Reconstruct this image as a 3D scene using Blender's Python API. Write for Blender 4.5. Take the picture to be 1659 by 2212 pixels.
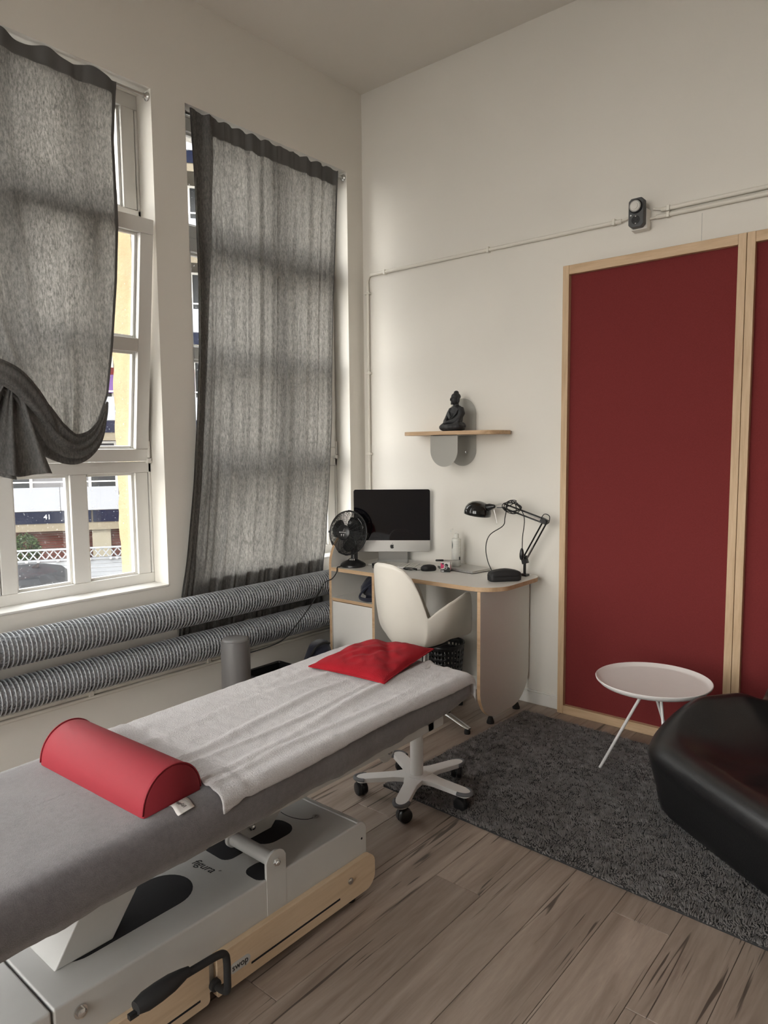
import bpy, bmesh, math, random
import numpy as np
from mathutils import Vector, Matrix, noise as mnoise

random.seed(7); rng = np.random.default_rng(7)
for o in list(bpy.data.objects): bpy.data.objects.remove(o, do_unlink=True)
SC = bpy.context.scene
COL = SC.collection
R = math.radians
PI = math.pi

# ------------------------------------------------------------------ camera
W_, H_, F_ = 1659.0, 2212.0, 1527.4
def camera():
    yaw, pit, rol = R(-40.105), R(-5.195), R(-0.517)
    f = Vector((math.sin(yaw)*math.cos(pit), math.cos(yaw)*math.cos(pit), math.sin(pit)))
    r = Vector((math.cos(yaw), -math.sin(yaw), 0)); u = r.cross(f)
    c, s = math.cos(rol), math.sin(rol)
    r2 = c*r+s*u; u2 = -s*r+c*u
    M = Matrix((( r2.x, u2.x, -f.x, 0), (r2.y, u2.y, -f.y, 0), (r2.z, u2.z, -f.z, 1.5), (0, 0, 0, 1)))
    cd = bpy.data.cameras.new('camera'); co = bpy.data.objects.new('camera', cd); COL.objects.link(co)
    co.matrix_world = M
    cd.sensor_fit = 'VERTICAL'; cd.sensor_height = 36.0; cd.lens = F_/H_*36.0
    cd.clip_start = 0.02; cd.clip_end = 200
    SC.camera = co
camera()

# ------------------------------------------------------------------ light
SUN = 0.5; SKY = 1.0; EXPO = 3.42
w = bpy.data.worlds.new('world'); SC.world = w; w.use_nodes = True
nt = w.node_tree; nt.nodes.clear()
wo = nt.nodes.new('ShaderNodeOutputWorld'); bg = nt.nodes.new('ShaderNodeBackground')
# bright hazy sky: even, slightly whiter towards the horizon
tc = nt.nodes.new('ShaderNodeTexCoord'); sx = nt.nodes.new('ShaderNodeSeparateXYZ'); rp = nt.nodes.new('ShaderNodeValToRGB')
rp.color_ramp.elements[0].position = 0.0; rp.color_ramp.elements[0].color = (1.0, .95, .88, 1)
rp.color_ramp.elements[1].position = 0.9; rp.color_ramp.elements[1].color = (.86, .88, .92, 1)
nt.links.new(tc.outputs['Generated'], sx.inputs[0]); nt.links.new(sx.outputs['Z'], rp.inputs['Fac'])
nt.links.new(rp.outputs[0], bg.inputs['Color']); bg.inputs['Strength'].default_value = SKY
nt.links.new(bg.outputs[0], wo.inputs['Surface'])
sl = bpy.data.lights.new('sun', 'SUN'); sl.energy = SUN; sl.angle = R(0.6); sl.color = (1.0, 0.93, 0.82)
so = bpy.data.objects.new('sun', sl); COL.objects.link(so)
so.rotation_euler = Vector((0.62, 0.02, 0.80)).to_track_quat('Z', 'Y').to_euler()
so.location = (8, -8, 12)
vs = SC.view_settings; vs.view_transform = 'Standard'; vs.look = 'None'; vs.exposure = EXPO; vs.gamma = 1.0; vs.use_curve_mapping = False
cy = SC.cycles
cy.max_bounces = 6; cy.diffuse_bounces = 4; cy.glossy_bounces = 2; cy.transmission_bounces = 4; cy.transparent_max_bounces = 10
cy.use_adaptive_sampling = True; cy.adaptive_threshold = 0.05; cy.adaptive_min_samples = 16
cy.sample_clamp_indirect = 6.0; cy.caustics_reflective = False; cy.caustics_refractive = False; cy.blur_glossy = 1.0
cy.use_denoising = True

# ------------------------------------------------------------------ helpers
WL = {}
class MB:
    def __init__(s): s.v = []; s.f = []; s.m = []
    def add(s, vs, fs, mi=0):
        b = len(s.v); s.v += [tuple(p) for p in vs]
        for f in fs: s.f.append(tuple(b+i for i in f)); s.m.append(mi)
        return s
    def box(s, x0, y0, z0, x1, y1, z1, mi=0):
        x0, x1 = min(x0, x1), max(x0, x1); y0, y1 = min(y0, y1), max(y0, y1); z0, z1 = min(z0, z1), max(z0, z1)
        return s.add([(x0,y0,z0),(x1,y0,z0),(x1,y1,z0),(x0,y1,z0),(x0,y0,z1),(x1,y0,z1),(x1,y1,z1),(x0,y1,z1)],
              [(3,2,1,0),(4,5,6,7),(0,1,5,4),(1,2,6,5),(2,3,7,6),(3,0,4,7)], mi)
    def obox(s, c, u, v, w, hu, hv, hw, mi=0):
        c = Vector(c); u = Vector(u).normalized()*hu; v = Vector(v).normalized()*hv; w = Vector(w).normalized()*hw
        P = [c+a*u+b*v+d*w for d in (-1,1) for a, b in ((-1,-1),(1,-1),(1,1),(-1,1))]
        return s.add(P, [(3,2,1,0),(4,5,6,7),(0,1,5,4),(1,2,6,5),(2,3,7,6),(3,0,4,7)], mi)
    def prism(s, poly, fn, t0, t1, mi=0, ms=None):
        n = len(poly); ms = mi if ms is None else ms
        b = len(s.v)
        s.v += [tuple(fn(a, c, t0)) for a, c in poly] + [tuple(fn(a, c, t1)) for a, c in poly]
        s.f.append(tuple(b+i for i in range(n))[::-1]); s.m.append(mi)
        s.f.append(tuple(b+n+i for i in range(n))); s.m.append(mi)
        for i in range(n):
            j = (i+1) % n; s.f.append((b+i, b+j, b+n+j, b+n+i)); s.m.append(ms)
        return s
    def tube(s, path, r, n=8, cap=True, closed=False, sq=1.0, mi=0):
        P = [Vector(p) for p in path]; m = len(P)
        rr = r if isinstance(r, (list, tuple)) else [r]*m
        up = Vector((0,0,1)); rings = []
        prev = None
        for i in range(m):
            if closed: t = P[(i+1) % m]-P[i-1]
            else: t = P[min(i+1,m-1)]-P[max(i-1,0)]
            if t.length < 1e-9: t = Vector((0,0,1))
            t.normalize()
            if prev is None:
                a = up if abs(t.dot(up)) < .95 else Vector((1,0,0))
                x = t.cross(a).normalized()
            else:
                x = prev-t*prev.dot(t)
                x = x.normalized() if x.length > 1e-6 else t.cross(up).normalized()
            prev = x; y = t.cross(x)
            rings.append([P[i]+(x*math.cos(2*PI*k/n)+y*math.sin(2*PI*k/n)*sq)*rr[i] for k in range(n)])
        b = len(s.v); s.v += [tuple(p) for g in rings for p in g]
        for i in range(m if closed else m-1):
            for k in range(n):
                i2 = (i+1) % m
                s.f.append((b+i*n+k, b+i*n+(k+1) % n, b+i2*n+(k+1) % n, b+i2*n+k)); s.m.append(mi)
        if cap and not closed:
            s.f.append(tuple(b+k for k in range(n))[::-1]); s.m.append(mi)
            s.f.append(tuple(b+(m-1)*n+k for k in range(n))); s.m.append(mi)
        return s
    def lathe(s, prof, o=(0,0,0), ax=(0,0,1), n=24, cap=True, mi=0):
        o = Vector(o); ax = Vector(ax).normalized()
        x = ax.cross(Vector((0,0,1)) if abs(ax.z) < .9 else Vector((1,0,0))).normalized(); y = ax.cross(x)
        b = len(s.v)
        for r, h in prof:
            for k in range(n):
                a = 2*PI*k/n; s.v.append(tuple(o+ax*h+(x*math.cos(a)+y*math.sin(a))*r))
        for i in range(len(prof)-1):
            for k in range(n):
                s.f.append((b+i*n+k, b+i*n+(k+1) % n, b+(i+1)*n+(k+1) % n, b+(i+1)*n+k)); s.m.append(mi)
        if cap:
            s.f.append(tuple(b+k for k in range(n))[::-1]); s.m.append(mi)
            q = b+(len(prof)-1)*n; s.f.append(tuple(q+k for k in range(n))); s.m.append(mi)
        return s
    def ell(s, c, r, n=14, m=9, mat=None):
        vs = []; fs = []
        c = Vector(c)
        for i in range(m+1):
            t = PI*i/m
            for k in range(n):
                a = 2*PI*k/n
                p = Vector((r[0]*math.sin(t)*math.cos(a), r[1]*math.sin(t)*math.sin(a), r[2]*math.cos(t)))
                if mat: p = mat @ p
                vs.append(c+p)
        for i in range(m):
            for k in range(n): fs.append((i*n+k, i*n+(k+1) % n, (i+1)*n+(k+1) % n, (i+1)*n+k))
        return s.add(vs, fs)
    def grid(s, fn, nu, nv, wu=False, mi=0):
        b = len(s.v)
        for i in range(nu+1):
            for j in range(nv+1): s.v.append(tuple(fn(i/nu, j/nv)))
        for i in range(nu):
            for j in range(nv):
                s.f.append((b+i*(nv+1)+j, b+(i+1)*(nv+1)+j, b+(i+1)*(nv+1)+j+1, b+i*(nv+1)+j+1)); s.m.append(mi)
        return s
    def rings(s, rl, cap0=False, cap1=True, mi=0):
        n = len(rl[0]); b = len(s.v)
        for g in rl: s.v += [tuple(p) for p in g]
        for i in range(len(rl)-1):
            for k in range(n):
                s.f.append((b+i*n+k, b+i*n+(k+1) % n, b+(i+1)*n+(k+1) % n, b+(i+1)*n+k)); s.m.append(mi)
        if cap0: s.f.append(tuple(b+k for k in range(n))[::-1]); s.m.append(mi)
        if cap1: q = b+(len(rl)-1)*n; s.f.append(tuple(q+k for k in range(n))); s.m.append(mi)
        return s
    def xf(s, M):
        s.v = [tuple(M @ Vector(p)) for p in s.v]; return s

def rrect(x0, y0, x1, y1, r, n=6, step=None):
    rs = r if isinstance(r, (list, tuple)) else [r]*4      # order: x0y0, x1y0, x1y1, x0y1
    P = []
    for (cx, cy_, a0), q in zip(((x0, y0, PI), (x1, y0, 1.5*PI), (x1, y1, 0), (x0, y1, .5*PI)), rs):
        sx = 1 if cx == x0 else -1; sy = 1 if cy_ == y0 else -1
        if q <= 1e-6: P.append((cx, cy_)); continue
        for k in range(n+1):
            a = a0+.5*PI*k/n; P.append((cx+sx*q+q*math.cos(a), cy_+sy*q+q*math.sin(a)))
    if step:
        Q = []
        for i in range(len(P)):
            a, b = P[i], P[(i+1) % len(P)]; L = math.hypot(b[0]-a[0], b[1]-a[1]); m = max(1, int(L/step))
            for k in range(m): Q.append((a[0]+(b[0]-a[0])*k/m, a[1]+(b[1]-a[1])*k/m))
        P = Q
    return P

def props(o, label=None, cat=None, group=None, kind=None):
    if label: o['label'] = label
    if cat: o['category'] = cat
    if group: o['group'] = group
    if kind: o['kind'] = kind
    return o
def setparent(o, p):
    if p is None: return
    o.parent = p; o.matrix_parent_inverse = Matrix.Translation(-WL[p.name])
def thing(name, label, cat, loc, group=None, kind=None):
    o = bpy.data.objects.new(name, None); COL.objects.link(o); o.location = loc; o.empty_display_size = .05
    WL[o.name] = Vector(loc)
    return props(o, label, cat, group, kind)
def build(mb, name, mats, parent=None, smooth=None, bevel=0, seg=2, solid=0, sub=0, label=None, kind=None, recalc=True, org=None):
    me = bpy.data.meshes.new(name)
    V = np.array(mb.v, dtype=float)
    c = (V.min(0)+V.max(0))/2 if org is None else np.array(org)
    me.from_pydata([tuple(p) for p in (V-c)], [], mb.f)
    mats = mats if isinstance(mats, (list, tuple)) else [mats]
    for m in mats: me.materials.append(M_[m])
    if len(mats) > 1: me.polygons.foreach_set('material_index', mb.m)
    if recalc:
        bm = bmesh.new(); bm.from_mesh(me); bmesh.ops.recalc_face_normals(bm, faces=bm.faces[:]); bm.to_mesh(me); bm.free()
    if smooth is not None:
        me.polygons.foreach_set('use_smooth', [True]*len(me.polygons))
        if smooth < 180: me.set_sharp_from_angle(angle=R(smooth))
    me.update()
    o = bpy.data.objects.new(name, me); COL.objects.link(o); o.location = Vector(c); WL[o.name] = Vector(c)
    if solid:
        md = o.modifiers.new('solid', 'SOLIDIFY'); md.thickness = solid; md.offset = 0
    if bevel:
        md = o.modifiers.new('bevel', 'BEVEL'); md.width = bevel; md.segments = seg; md.limit_method = 'ANGLE'; md.angle_limit = R(35)
        if smooth is None:
            me.polygons.foreach_set('use_smooth', [True]*len(me.polygons)); me.set_sharp_from_angle(angle=R(35)); md.harden_normals = True
    if sub:
        md = o.modifiers.new('sub', 'SUBSURF'); md.levels = sub; md.render_levels = sub
    setparent(o, parent)
    return props(o, label=label, kind=kind)
def part(name, mats, parent, fn, **k):
    mb = MB(); fn(mb); return build(mb, name, mats, parent, **k)
def dup(o, loc, parent=None, rot=None):
    c = o.copy(); COL.objects.link(c); c.location = loc; WL[c.name] = Vector(loc)
    if rot is not None: c.rotation_euler = rot
    if parent is not None: setparent(c, parent)
    return c
def text(name, s, size, o, right, up, mat, parent=None, extrude=.0004, shear=0.0, align='CENTER', space=1.0):
    cu = bpy.data.curves.new(name, 'FONT'); cu.body = s; cu.size = size; cu.extrude = extrude; cu.align_x = align; cu.align_y = 'CENTER'; cu.shear = shear; cu.space_character = space
    t = bpy.data.objects.new('tmp_text', cu); COL.objects.link(t)
    me = bpy.data.meshes.new_from_object(t); bpy.data.objects.remove(t, do_unlink=True); bpy.data.curves.remove(cu)
    x = Vector(right).normalized(); y = Vector(up).normalized(); z = x.cross(y)
    M = Matrix(((x.x,y.x,z.x,0),(x.y,y.y,z.y,0),(x.z,y.z,z.z,0),(0,0,0,1)))
    me.transform(M); me.materials.clear(); me.materials.append(M_[mat]); me.name = name
    ob = bpy.data.objects.new(name, me); COL.objects.link(ob); ob.location = o; WL[ob.name] = Vector(o); setparent(ob, parent)
    return ob
def lerp(a, b, t): return a+(b-a)*t
def itp(t, xs, ys): return float(np.interp(t, xs, ys))
def sm(a, b, x): t = max(0., min(1., (x-a)/(b-a))); return t*t*(3-2*t)
def cr(pts, n=8, closed=False):
    P = [Vector(p) for p in pts]; out = []; m = len(P)
    for i in range(m if closed else m-1):
        if closed: a, b, c, d = P[i-1], P[i], P[(i+1) % m], P[(i+2) % m]
        else: a, b, c, d = P[max(i-1,0)], P[i], P[i+1], P[min(i+2,m-1)]
        for k in range(n):
            t = k/n; out.append(.5*((2*b)+(c-a)*t+(2*a-5*b+4*c-d)*t*t+(3*b-a-3*c+d)*t**3))
    if not closed: out.append(P[-1])
    return out

# ------------------------------------------------------------------ materials
M_ = {}
class N:
    def __init__(s, name):
        s.m = bpy.data.materials.new(name); s.m.use_nodes = True; s.t = s.m.node_tree
        s.t.nodes.clear(); s.out = s.t.nodes.new('ShaderNodeOutputMaterial'); M_[name] = s.m
    def n(s, ty, **k):
        x = s.t.nodes.new('ShaderNode'+ty)
        for a, b in k.items():
            if a.startswith('_'): x.inputs[a[1:].replace('_', ' ')].default_value = b
            else: setattr(x, a, b)
        return x
    def l(s, a, b): s.t.links.new(a, b)
    def pri(s, col, rough, metal=0, spec=.5, coat=0, sheen=0):
        p = s.n('BsdfPrincipled'); p.inputs['Base Color'].default_value = (*col, 1); p.inputs['Roughness'].default_value = rough
        p.inputs['Metallic'].default_value = metal; p.inputs['Specular IOR Level'].default_value = spec
        p.inputs['Coat Weight'].default_value = coat; p.inputs['Sheen Weight'].default_value = sheen
        s.l(p.outputs[0], s.out.inputs['Surface']); s.p = p; return p
    def coord(s, scale=(1,1,1), kind='Object', loc=None):
        tc = s.n('TexCoord'); mp = s.n('Mapping'); mp.inputs['Scale'].default_value = scale
        s.l(tc.outputs[kind], mp.inputs['Vector']); return mp.outputs[0]
    def noise(s, vec, scale, detail=4, rough=.6, dist=0):
        x = s.n('TexNoise'); x.inputs['Scale'].default_value = scale; x.inputs['Detail'].default_value = detail
        x.inputs['Roughness'].default_value = rough; x.inputs['Distortion'].default_value = dist
        if vec is not None: s.l(vec, x.inputs['Vector'])
        return x.outputs['Fac']
    def ramp(s, fac, stops):
        x = s.n('ValToRGB'); e = x.color_ramp.elements
        while len(e) < len(stops): e.new(.5)
        for i, (p, c) in enumerate(stops): e[i].position = p; e[i].color = (*c, 1) if len(c) == 3 else c
        s.l(fac, x.inputs['Fac']); return x.outputs['Color']
    def mix(s, fac, a, b, mode='MIX'):
        x = s.n('Mix', data_type='RGBA', blend_type=mode)
        for sock, v in ((x.inputs[0], fac), (x.inputs[6], a), (x.inputs[7], b)):
            if hasattr(v, 'is_linked'): s.l(v, sock)
            elif isinstance(v, (int, float)): sock.default_value = v
            else: sock.default_value = (*v, 1)
        return x.outputs[2]
    def bump(s, h, strength, dist=.002, node=None):
        b = s.n('Bump'); b.inputs['Strength'].default_value = strength; b.inputs['Distance'].default_value = dist
        s.l(h, b.inputs['Height']); s.l(b.outputs[0], (node or s.p).inputs['Normal']); return b

def simple(name, col, rough=.5, metal=0, spec=.5, coat=0, sheen=0, var=0, vs_=20, bump=0, bs=200, bd=.001):
    m = N(name); m.pri(col, rough, metal, spec, coat, sheen)
    if var or bump:
        c = m.coord()
        if var:
            f = m.noise(c, vs_, 5)
            m.l(m.mix(f, [max(0, x*(1-var)) for x in col], [min(1, x*(1+var)) for x in col]), m.p.inputs['Base Color'])
        if bump: m.bump(m.noise(c, bs, 3), bump, bd)
    return m

def wood(name, c0, c1, c2, axis='y', sc=1.0, rough=.5, bump=.15, rand=False, spec=.4, cracks=False):
    m = N(name); m.pri(c1, rough, 0, spec)
    k = {'x': (1.2, 14, 14), 'y': (14, 1.2, 14), 'z': (14, 14, 1.2)}[axis]
    c = m.coord([a*sc for a in k])
    if rand:
        oi = m.n('ObjectInfo'); cb = m.n('CombineXYZ'); mu = m.n('Math', operation='MULTIPLY'); mu.inputs[1].default_value = 37.0
        m.l(oi.outputs['Random'], mu.inputs[0])
        for i in range(3): m.l(mu.outputs[0], cb.inputs[i])
        va = m.n('VectorMath', operation='ADD'); m.l(c, va.inputs[0]); m.l(cb.outputs[0], va.inputs[1]); c = va.outputs[0]
    f1 = m.noise(c, 1.0, 4, .65, .6); f2 = m.noise(c, 4.2, 4, .75, .0)
    col = m.ramp(f1, [(.30, c0), (.50, c1), (.72, c2)])
    col = m.mix(m.ramp(f2, [(.35, (0,0,0)), (.62, (1,1,1))]), m.mix(.35, col, c0), col)
    if cracks:
        cv = m.n('VectorMath', operation='MULTIPLY'); cv.inputs[1].default_value = (2.2, .9, 1); m.l(c, cv.inputs[0])
        f3 = m.noise(cv.outputs[0], 1.1, 2, .5, 1.2)
        col = m.mix(m.ramp(f3, [(.32, (1,1,1)), (.36, (0,0,0))]), col, [x*.42 for x in c0])
    if rand:
        hsv = m.n('HueSaturation'); mr = m.n('MapRange'); mr.inputs['To Min'].default_value = .88; mr.inputs['To Max'].default_value = 1.10
        m.l(oi.outputs['Random'], mr.inputs['Value']); m.l(mr.outputs[0], hsv.inputs['Value']); m.l(col, hsv.inputs['Color']); col = hsv.outputs[0]
    m.l(col, m.p.inputs['Base Color'])
    m.bump(f2, bump, .001)
    return m

def materials():
    # wall plaster: warm white paint, faint roller relief and hairline unevenness
    for nm, c in (('plaster', (.80,.768,.708)), ('ceiling_paint', (.78,.745,.69))):
        m = N(nm); m.pri(c, .75, 0, .25); v = m.coord()
        f = m.noise(v, 2.3, 1); m.l(m.mix(f, [x*.965 for x in c], [min(1, x*1.03) for x in c]), m.p.inputs['Base Color'])
        m.bump(m.noise(v, 11, 4, .75), .22, .004)
    simple('white_paint', (.80,.785,.745), .38, spec=.5, var=.02, bump=.04, bs=60)
    simple('sill_paint', (.78,.765,.73), .45, var=.06, vs_=9, bump=.1, bs=40)
    simple('conduit', (.80,.765,.69), .45, var=.03)
    # glass panes: thin, slightly dusty
    m = N('glass'); tr = m.n('BsdfTransparent'); tr.inputs[0].default_value = (.97,.98,.98,1); gl = m.n('BsdfGlossy'); gl.inputs['Roughness'].default_value = .02
    lw = m.n('LayerWeight'); lw.inputs[0].default_value = .5; pw = m.n('Math', operation='POWER'); pw.inputs[1].default_value = 5.0; m.l(lw.outputs['Facing'], pw.inputs[0])
    fr = m.n('Math', operation='MULTIPLY_ADD'); fr.inputs[1].default_value = .7; fr.inputs[2].default_value = .035; m.l(pw.outputs[0], fr.inputs[0]); mx = m.n('MixShader'); m.l(fr.outputs[0], mx.inputs[0]); m.l(tr.outputs[0], mx.inputs[1]); m.l(gl.outputs[0], mx.inputs[2])
    df = m.n('BsdfDiffuse'); df.inputs[0].default_value = (.8,.8,.8,1); tl = m.n('BsdfTranslucent'); tl.inputs[0].default_value = (.8,.8,.8,1)
    dm = m.n('MixShader'); dm.inputs[0].default_value = .6; m.l(df.outputs[0], dm.inputs[1]); m.l(tl.outputs[0], dm.inputs[2])
    v = m.coord(); sp = m.ramp(m.noise(v, 120, 2, .5), [(.68, (0,0,0)), (.74, (.35,.35,.35))]); hz = m.ramp(m.noise(v, 7, 3), [(.35, (.004,.004,.004)), (.8, (.022,.022,.022))])
    ad = m.n('Math', operation='MAXIMUM'); m.l(sp, ad.inputs[0]); m.l(hz, ad.inputs[1])
    m2 = m.n('MixShader'); m.l(ad.outputs[0], m2.inputs[0]); m.l(mx.outputs[0], m2.inputs[1]); m.l(dm.outputs[0], m2.inputs[2]); m.l(m2.outputs[0], m.out.inputs['Surface'])
    # curtain: grey linen, translucent with an uneven open weave
    m = N('linen'); v = m.coord((1,1,.32)); f = m.noise(v, 130, 5, .8); g = m.noise(m.coord((1,1,.12)), 28, 3)
    d = m.n('BsdfDiffuse'); t = m.n('BsdfTranslucent')
    m.l(m.mix(f, (.215,.212,.210), (.30,.295,.285)), d.inputs[0])
    fac = m.n('Math', operation='MULTIPLY'); m.l(m.ramp(f, [(.38, (.12,.12,.12)), (.62, (1,1,1))]), fac.inputs[0]); m.l(m.ramp(g, [(.2, (.7,.7,.7)), (.8, (1,1,1))]), fac.inputs[1])
    m.l(m.mix(fac.outputs[0], (.035,.033,.030), (.34,.322,.29)), t.inputs[0])
    mx = m.n('MixShader'); mx.inputs[0].default_value = .58; m.l(d.outputs[0], mx.inputs[1]); m.l(t.outputs[0], mx.inputs[2]); m.l(mx.outputs[0], m.out.inputs['Surface'])
    bb = m.n('Bump'); bb.inputs['Strength'].default_value = .3; bb.inputs['Distance'].default_value = .002; m.l(f, bb.inputs['Height']); m.l(bb.outputs[0], d.inputs['Normal'])
    m = N('linen_hem'); m.pri((.13,.128,.125), .9, 0, .1)
    wood('floor_wood', (.22,.168,.134), (.35,.278,.228), (.44,.36,.30), 'y', 1.0, .46, .35, True, .45, True)
    wood('oak', (.50,.335,.195), (.64,.455,.285), (.72,.54,.36), 'z', 1.6, .5, .1)
    wood('oak_x', (.50,.335,.195), (.64,.455,.285), (.72,.54,.36), 'x', 1.6, .5, .1)
    wood('ash', (.66,.49,.32), (.76,.59,.41), (.82,.66,.49), 'y', 1.6, .45, .08)
    wood('ply_edge', (.48,.31,.18), (.60,.41,.25), (.68,.49,.32), 'x', 2.2, .55, .1)
    simple('laminate', (.80,.775,.73), .42, spec=.45, var=.015)
    # red acoustic cloth
    m = N('red_cloth'); m.pri((.19,.03,.032), .95, 0, .05, 0, .0); v = m.coord()
    f = m.noise(v, 420, 3, .7); g = m.noise(v, 3, 3); m.l(m.mix(f, (.13,.022,.024), (.25,.046,.044)), m.p.inputs['Base Color']); m.bump(f, .35, .001)
    # upholstery and textiles
    m = N('grey_plush'); m.pri((.16,.145,.15), .95, 0, .1, 0, .45); v = m.coord(); f = m.noise(v, 60, 6, .75); g = m.noise(v, 7, 5, .65)
    c = m.mix(f, (.10,.091,.095), (.25,.232,.236)); m.l(m.mix(m.ramp(g, [(.35, (0,0,0)), (.65, (1,1,1))]), m.mix(.25, c, (.08,.072,.078)), c), m.p.inputs['Base Color']); m.bump(m.noise(v, 330, 4, .7), .5, .003)
    m = N('terry'); m.pri((.78,.74,.74), .95, 0, .1, 0, .35); v = m.coord(); f = m.noise(v, 210, 4, .75)
    m.l(m.mix(f, (.50,.465,.47), (.90,.87,.87)), m.p.inputs['Base Color']); m.bump(f, .9, .006)
    m = N('red_plush'); m.pri((.42,.014,.024), .9, 0, .06, 0, .05); v = m.coord(); f = m.noise(v, 14, 5, .7)
    m.l(m.mix(f, (.27,.007,.014), (.44,.020,.030)), m.p.inputs['Base Color']); m.bump(m.noise(v, 260, 4), .45, .003)
    simple('red_vinyl', (.29,.027,.038), .62, spec=.22, var=.05, bump=.12, bs=420, bd=.0006)
    m = N('rug_pile'); m.pri((.072,.068,.066), .95, 0, .1, 0, .3); v = m.coord(); f = m.noise(v, 40, 4); g = m.noise(v, 4, 3)
    m.l(m.mix(f, (.115,.107,.104), (.25,.232,.222)), m.p.inputs['Base Color'])
    simple('rug_back', (.03,.029,.029), .95)
    m = N('leather'); m.pri((.0085,.0085,.0095), .36, 0, .6, .35); m.p.inputs['Coat Roughness'].default_value = .32; v = m.coord(); f = m.noise(v, 170, 4); g = m.noise(v, 6, 4)
    a = m.n('Math', operation='ADD'); m.l(f, a.inputs[0]); m.l(m.noise(m.coord((1,1,4)), 9, 4), a.inputs[1]); m.bump(a.outputs[0], .22, .003)
    simple('navy_cloth', (.012,.014,.030), .9, var=.3, vs_=30, bump=.3, bs=60, bd=.004, sheen=.2)
    simple('grey_vinyl', (.145,.138,.135), .45, var=.04, bump=.08, bs=300)
    # metals and plastics
    simple('pipe_metal', (.42,.43,.45), .42, .3, var=.12, vs_=30)
    simple('pipe_fin', (.50,.51,.53), .38, .3, var=.1, vs_=30)
    simple('grey_steel', (.60,.595,.58), .42, 0, .5, var=.03, bump=.03, bs=500)
    simple('chrome', (.72,.72,.72), .18, 1.0)
    simple('steel', (.55,.54,.52), .3, 1.0, var=.05)
    simple('aluminium', (.56,.55,.53), .36, .85)
    simple('white_plastic', (.79,.76,.71), .35, var=.02)
    simple('chair_shell', (.80,.755,.675), .42, var=.03, vs_=8)
    simple('white_enamel', (.78,.76,.74), .32)
    simple('table_white', (.88,.85,.83), .42, var=.02)
    simple('black_plastic', (.012,.012,.013), .32)
    simple('black_matte', (.018,.018,.019), .6, var=.15, vs_=60)
    simple('black_gloss', (.007,.007,.007), .12, coat=.3)
    simple('black_rubber', (.014,.014,.014), .75)
    simple('shade_black', (.012,.012,.016), .8)  # black for flat pieces that stand in for shade inside openings
    simple('grey_rubber', (.13,.13,.135), .7)
    simple('timer_grey', (.075,.077,.08), .5)
    simple('dial_white', (.72,.70,.66), .5)
    simple('bracket_grey', (.40,.39,.355), .5, var=.02)
    simple('statue_stone', (.018,.018,.020), .58, var=.25, vs_=40, bump=.15, bs=120, bd=.002)
    simple('screen_glass', (.006,.006,.009), .03, spec=.6)
    simple('print_black', (.02,.02,.02), .6)
    simple('print_white', (.75,.75,.75), .6)
    simple('label_white', (.72,.69,.66), .7)
    simple('pink_print', (.62,.05,.15), .45)
    simple('key_white', (.72,.70,.65), .5)
    simple('lid_dark', (.03,.028,.027), .4)
    simple('bottle_white', (.74,.73,.68), .4)
    simple('print_grey', (.45,.44,.42), .6)
    simple('print_green', (.10,.12,.11), .6)
    # outdoors
    m = N('yellow_stone'); m.pri((.66,.47,.24), .9, 0, .1); v = m.coord(); f = m.noise(v, 12, 5, .7)
    m.l(m.mix(f, (.33,.25,.145), (.46,.36,.22)), m.p.inputs['Base Color']); m.bump(m.noise(v, 40, 5), .6, .01)
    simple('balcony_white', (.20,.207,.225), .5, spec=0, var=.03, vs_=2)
    simple('navy_band', (.004,.006,.016), .6, spec=0, var=.15, vs_=8)
    simple('tan_render', (.13,.112,.083), .9, spec=0, var=.05, vs_=3)
    simple('cream_render', (.17,.155,.12), .9, spec=0, var=.05, vs_=3)
    simple('grey_render', (.19,.19,.2), .9, spec=0, var=.06, vs_=2)
    simple('brick_red', (.055,.018,.014), .85, spec=0, var=.25, vs_=6)
    simple('mortar', (.40,.33,.28), .9, spec=0)
    simple('purple_cloth', (.14,.08,.22), .8, spec=0)
    simple('awning_red', (.13,.022,.02), .8, spec=0)
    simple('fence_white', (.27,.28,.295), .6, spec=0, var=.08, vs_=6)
    simple('asphalt', (.115,.112,.11), .9, spec=0, var=.2, vs_=3)
    simple('car_paint', (.010,.0105,.012), .6, spec=.12)
    simple('car_glass', (.02,.022,.025), .5, spec=.1)
    simple('leaf', (.022,.034,.014), .7, spec=0, var=.3, vs_=20)
    simple('bark', (.09,.065,.045), .9, spec=0)
    simple('window_dark', (.03,.033,.036), .4, spec=.15)
    simple('bulb_white', (.35,.35,.35), .5, spec=.1)
    simple('door_paint', (.58,.56,.53), .45)
materials()

# ------------------------------------------------------------------ the room
X0, YB, ZC = -3.237, 3.648, 3.81          # window wall, back wall, ceiling
XO = -3.625; XR = 4.6; YR = -2.1           # outside face, right wall, rear wall
SILL, HEAD = .795, 3.282
XF = -3.365                                # inner face of the window frames
WINS = [(-1.92, .32), (.52, 2.078), (2.276, 3.498)]
RWINS = [(-3.05, -1.80), (-1.55, -.12)]; RS, RH = .35, 3.5      # unseen windows added behind the camera for fill light

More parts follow.
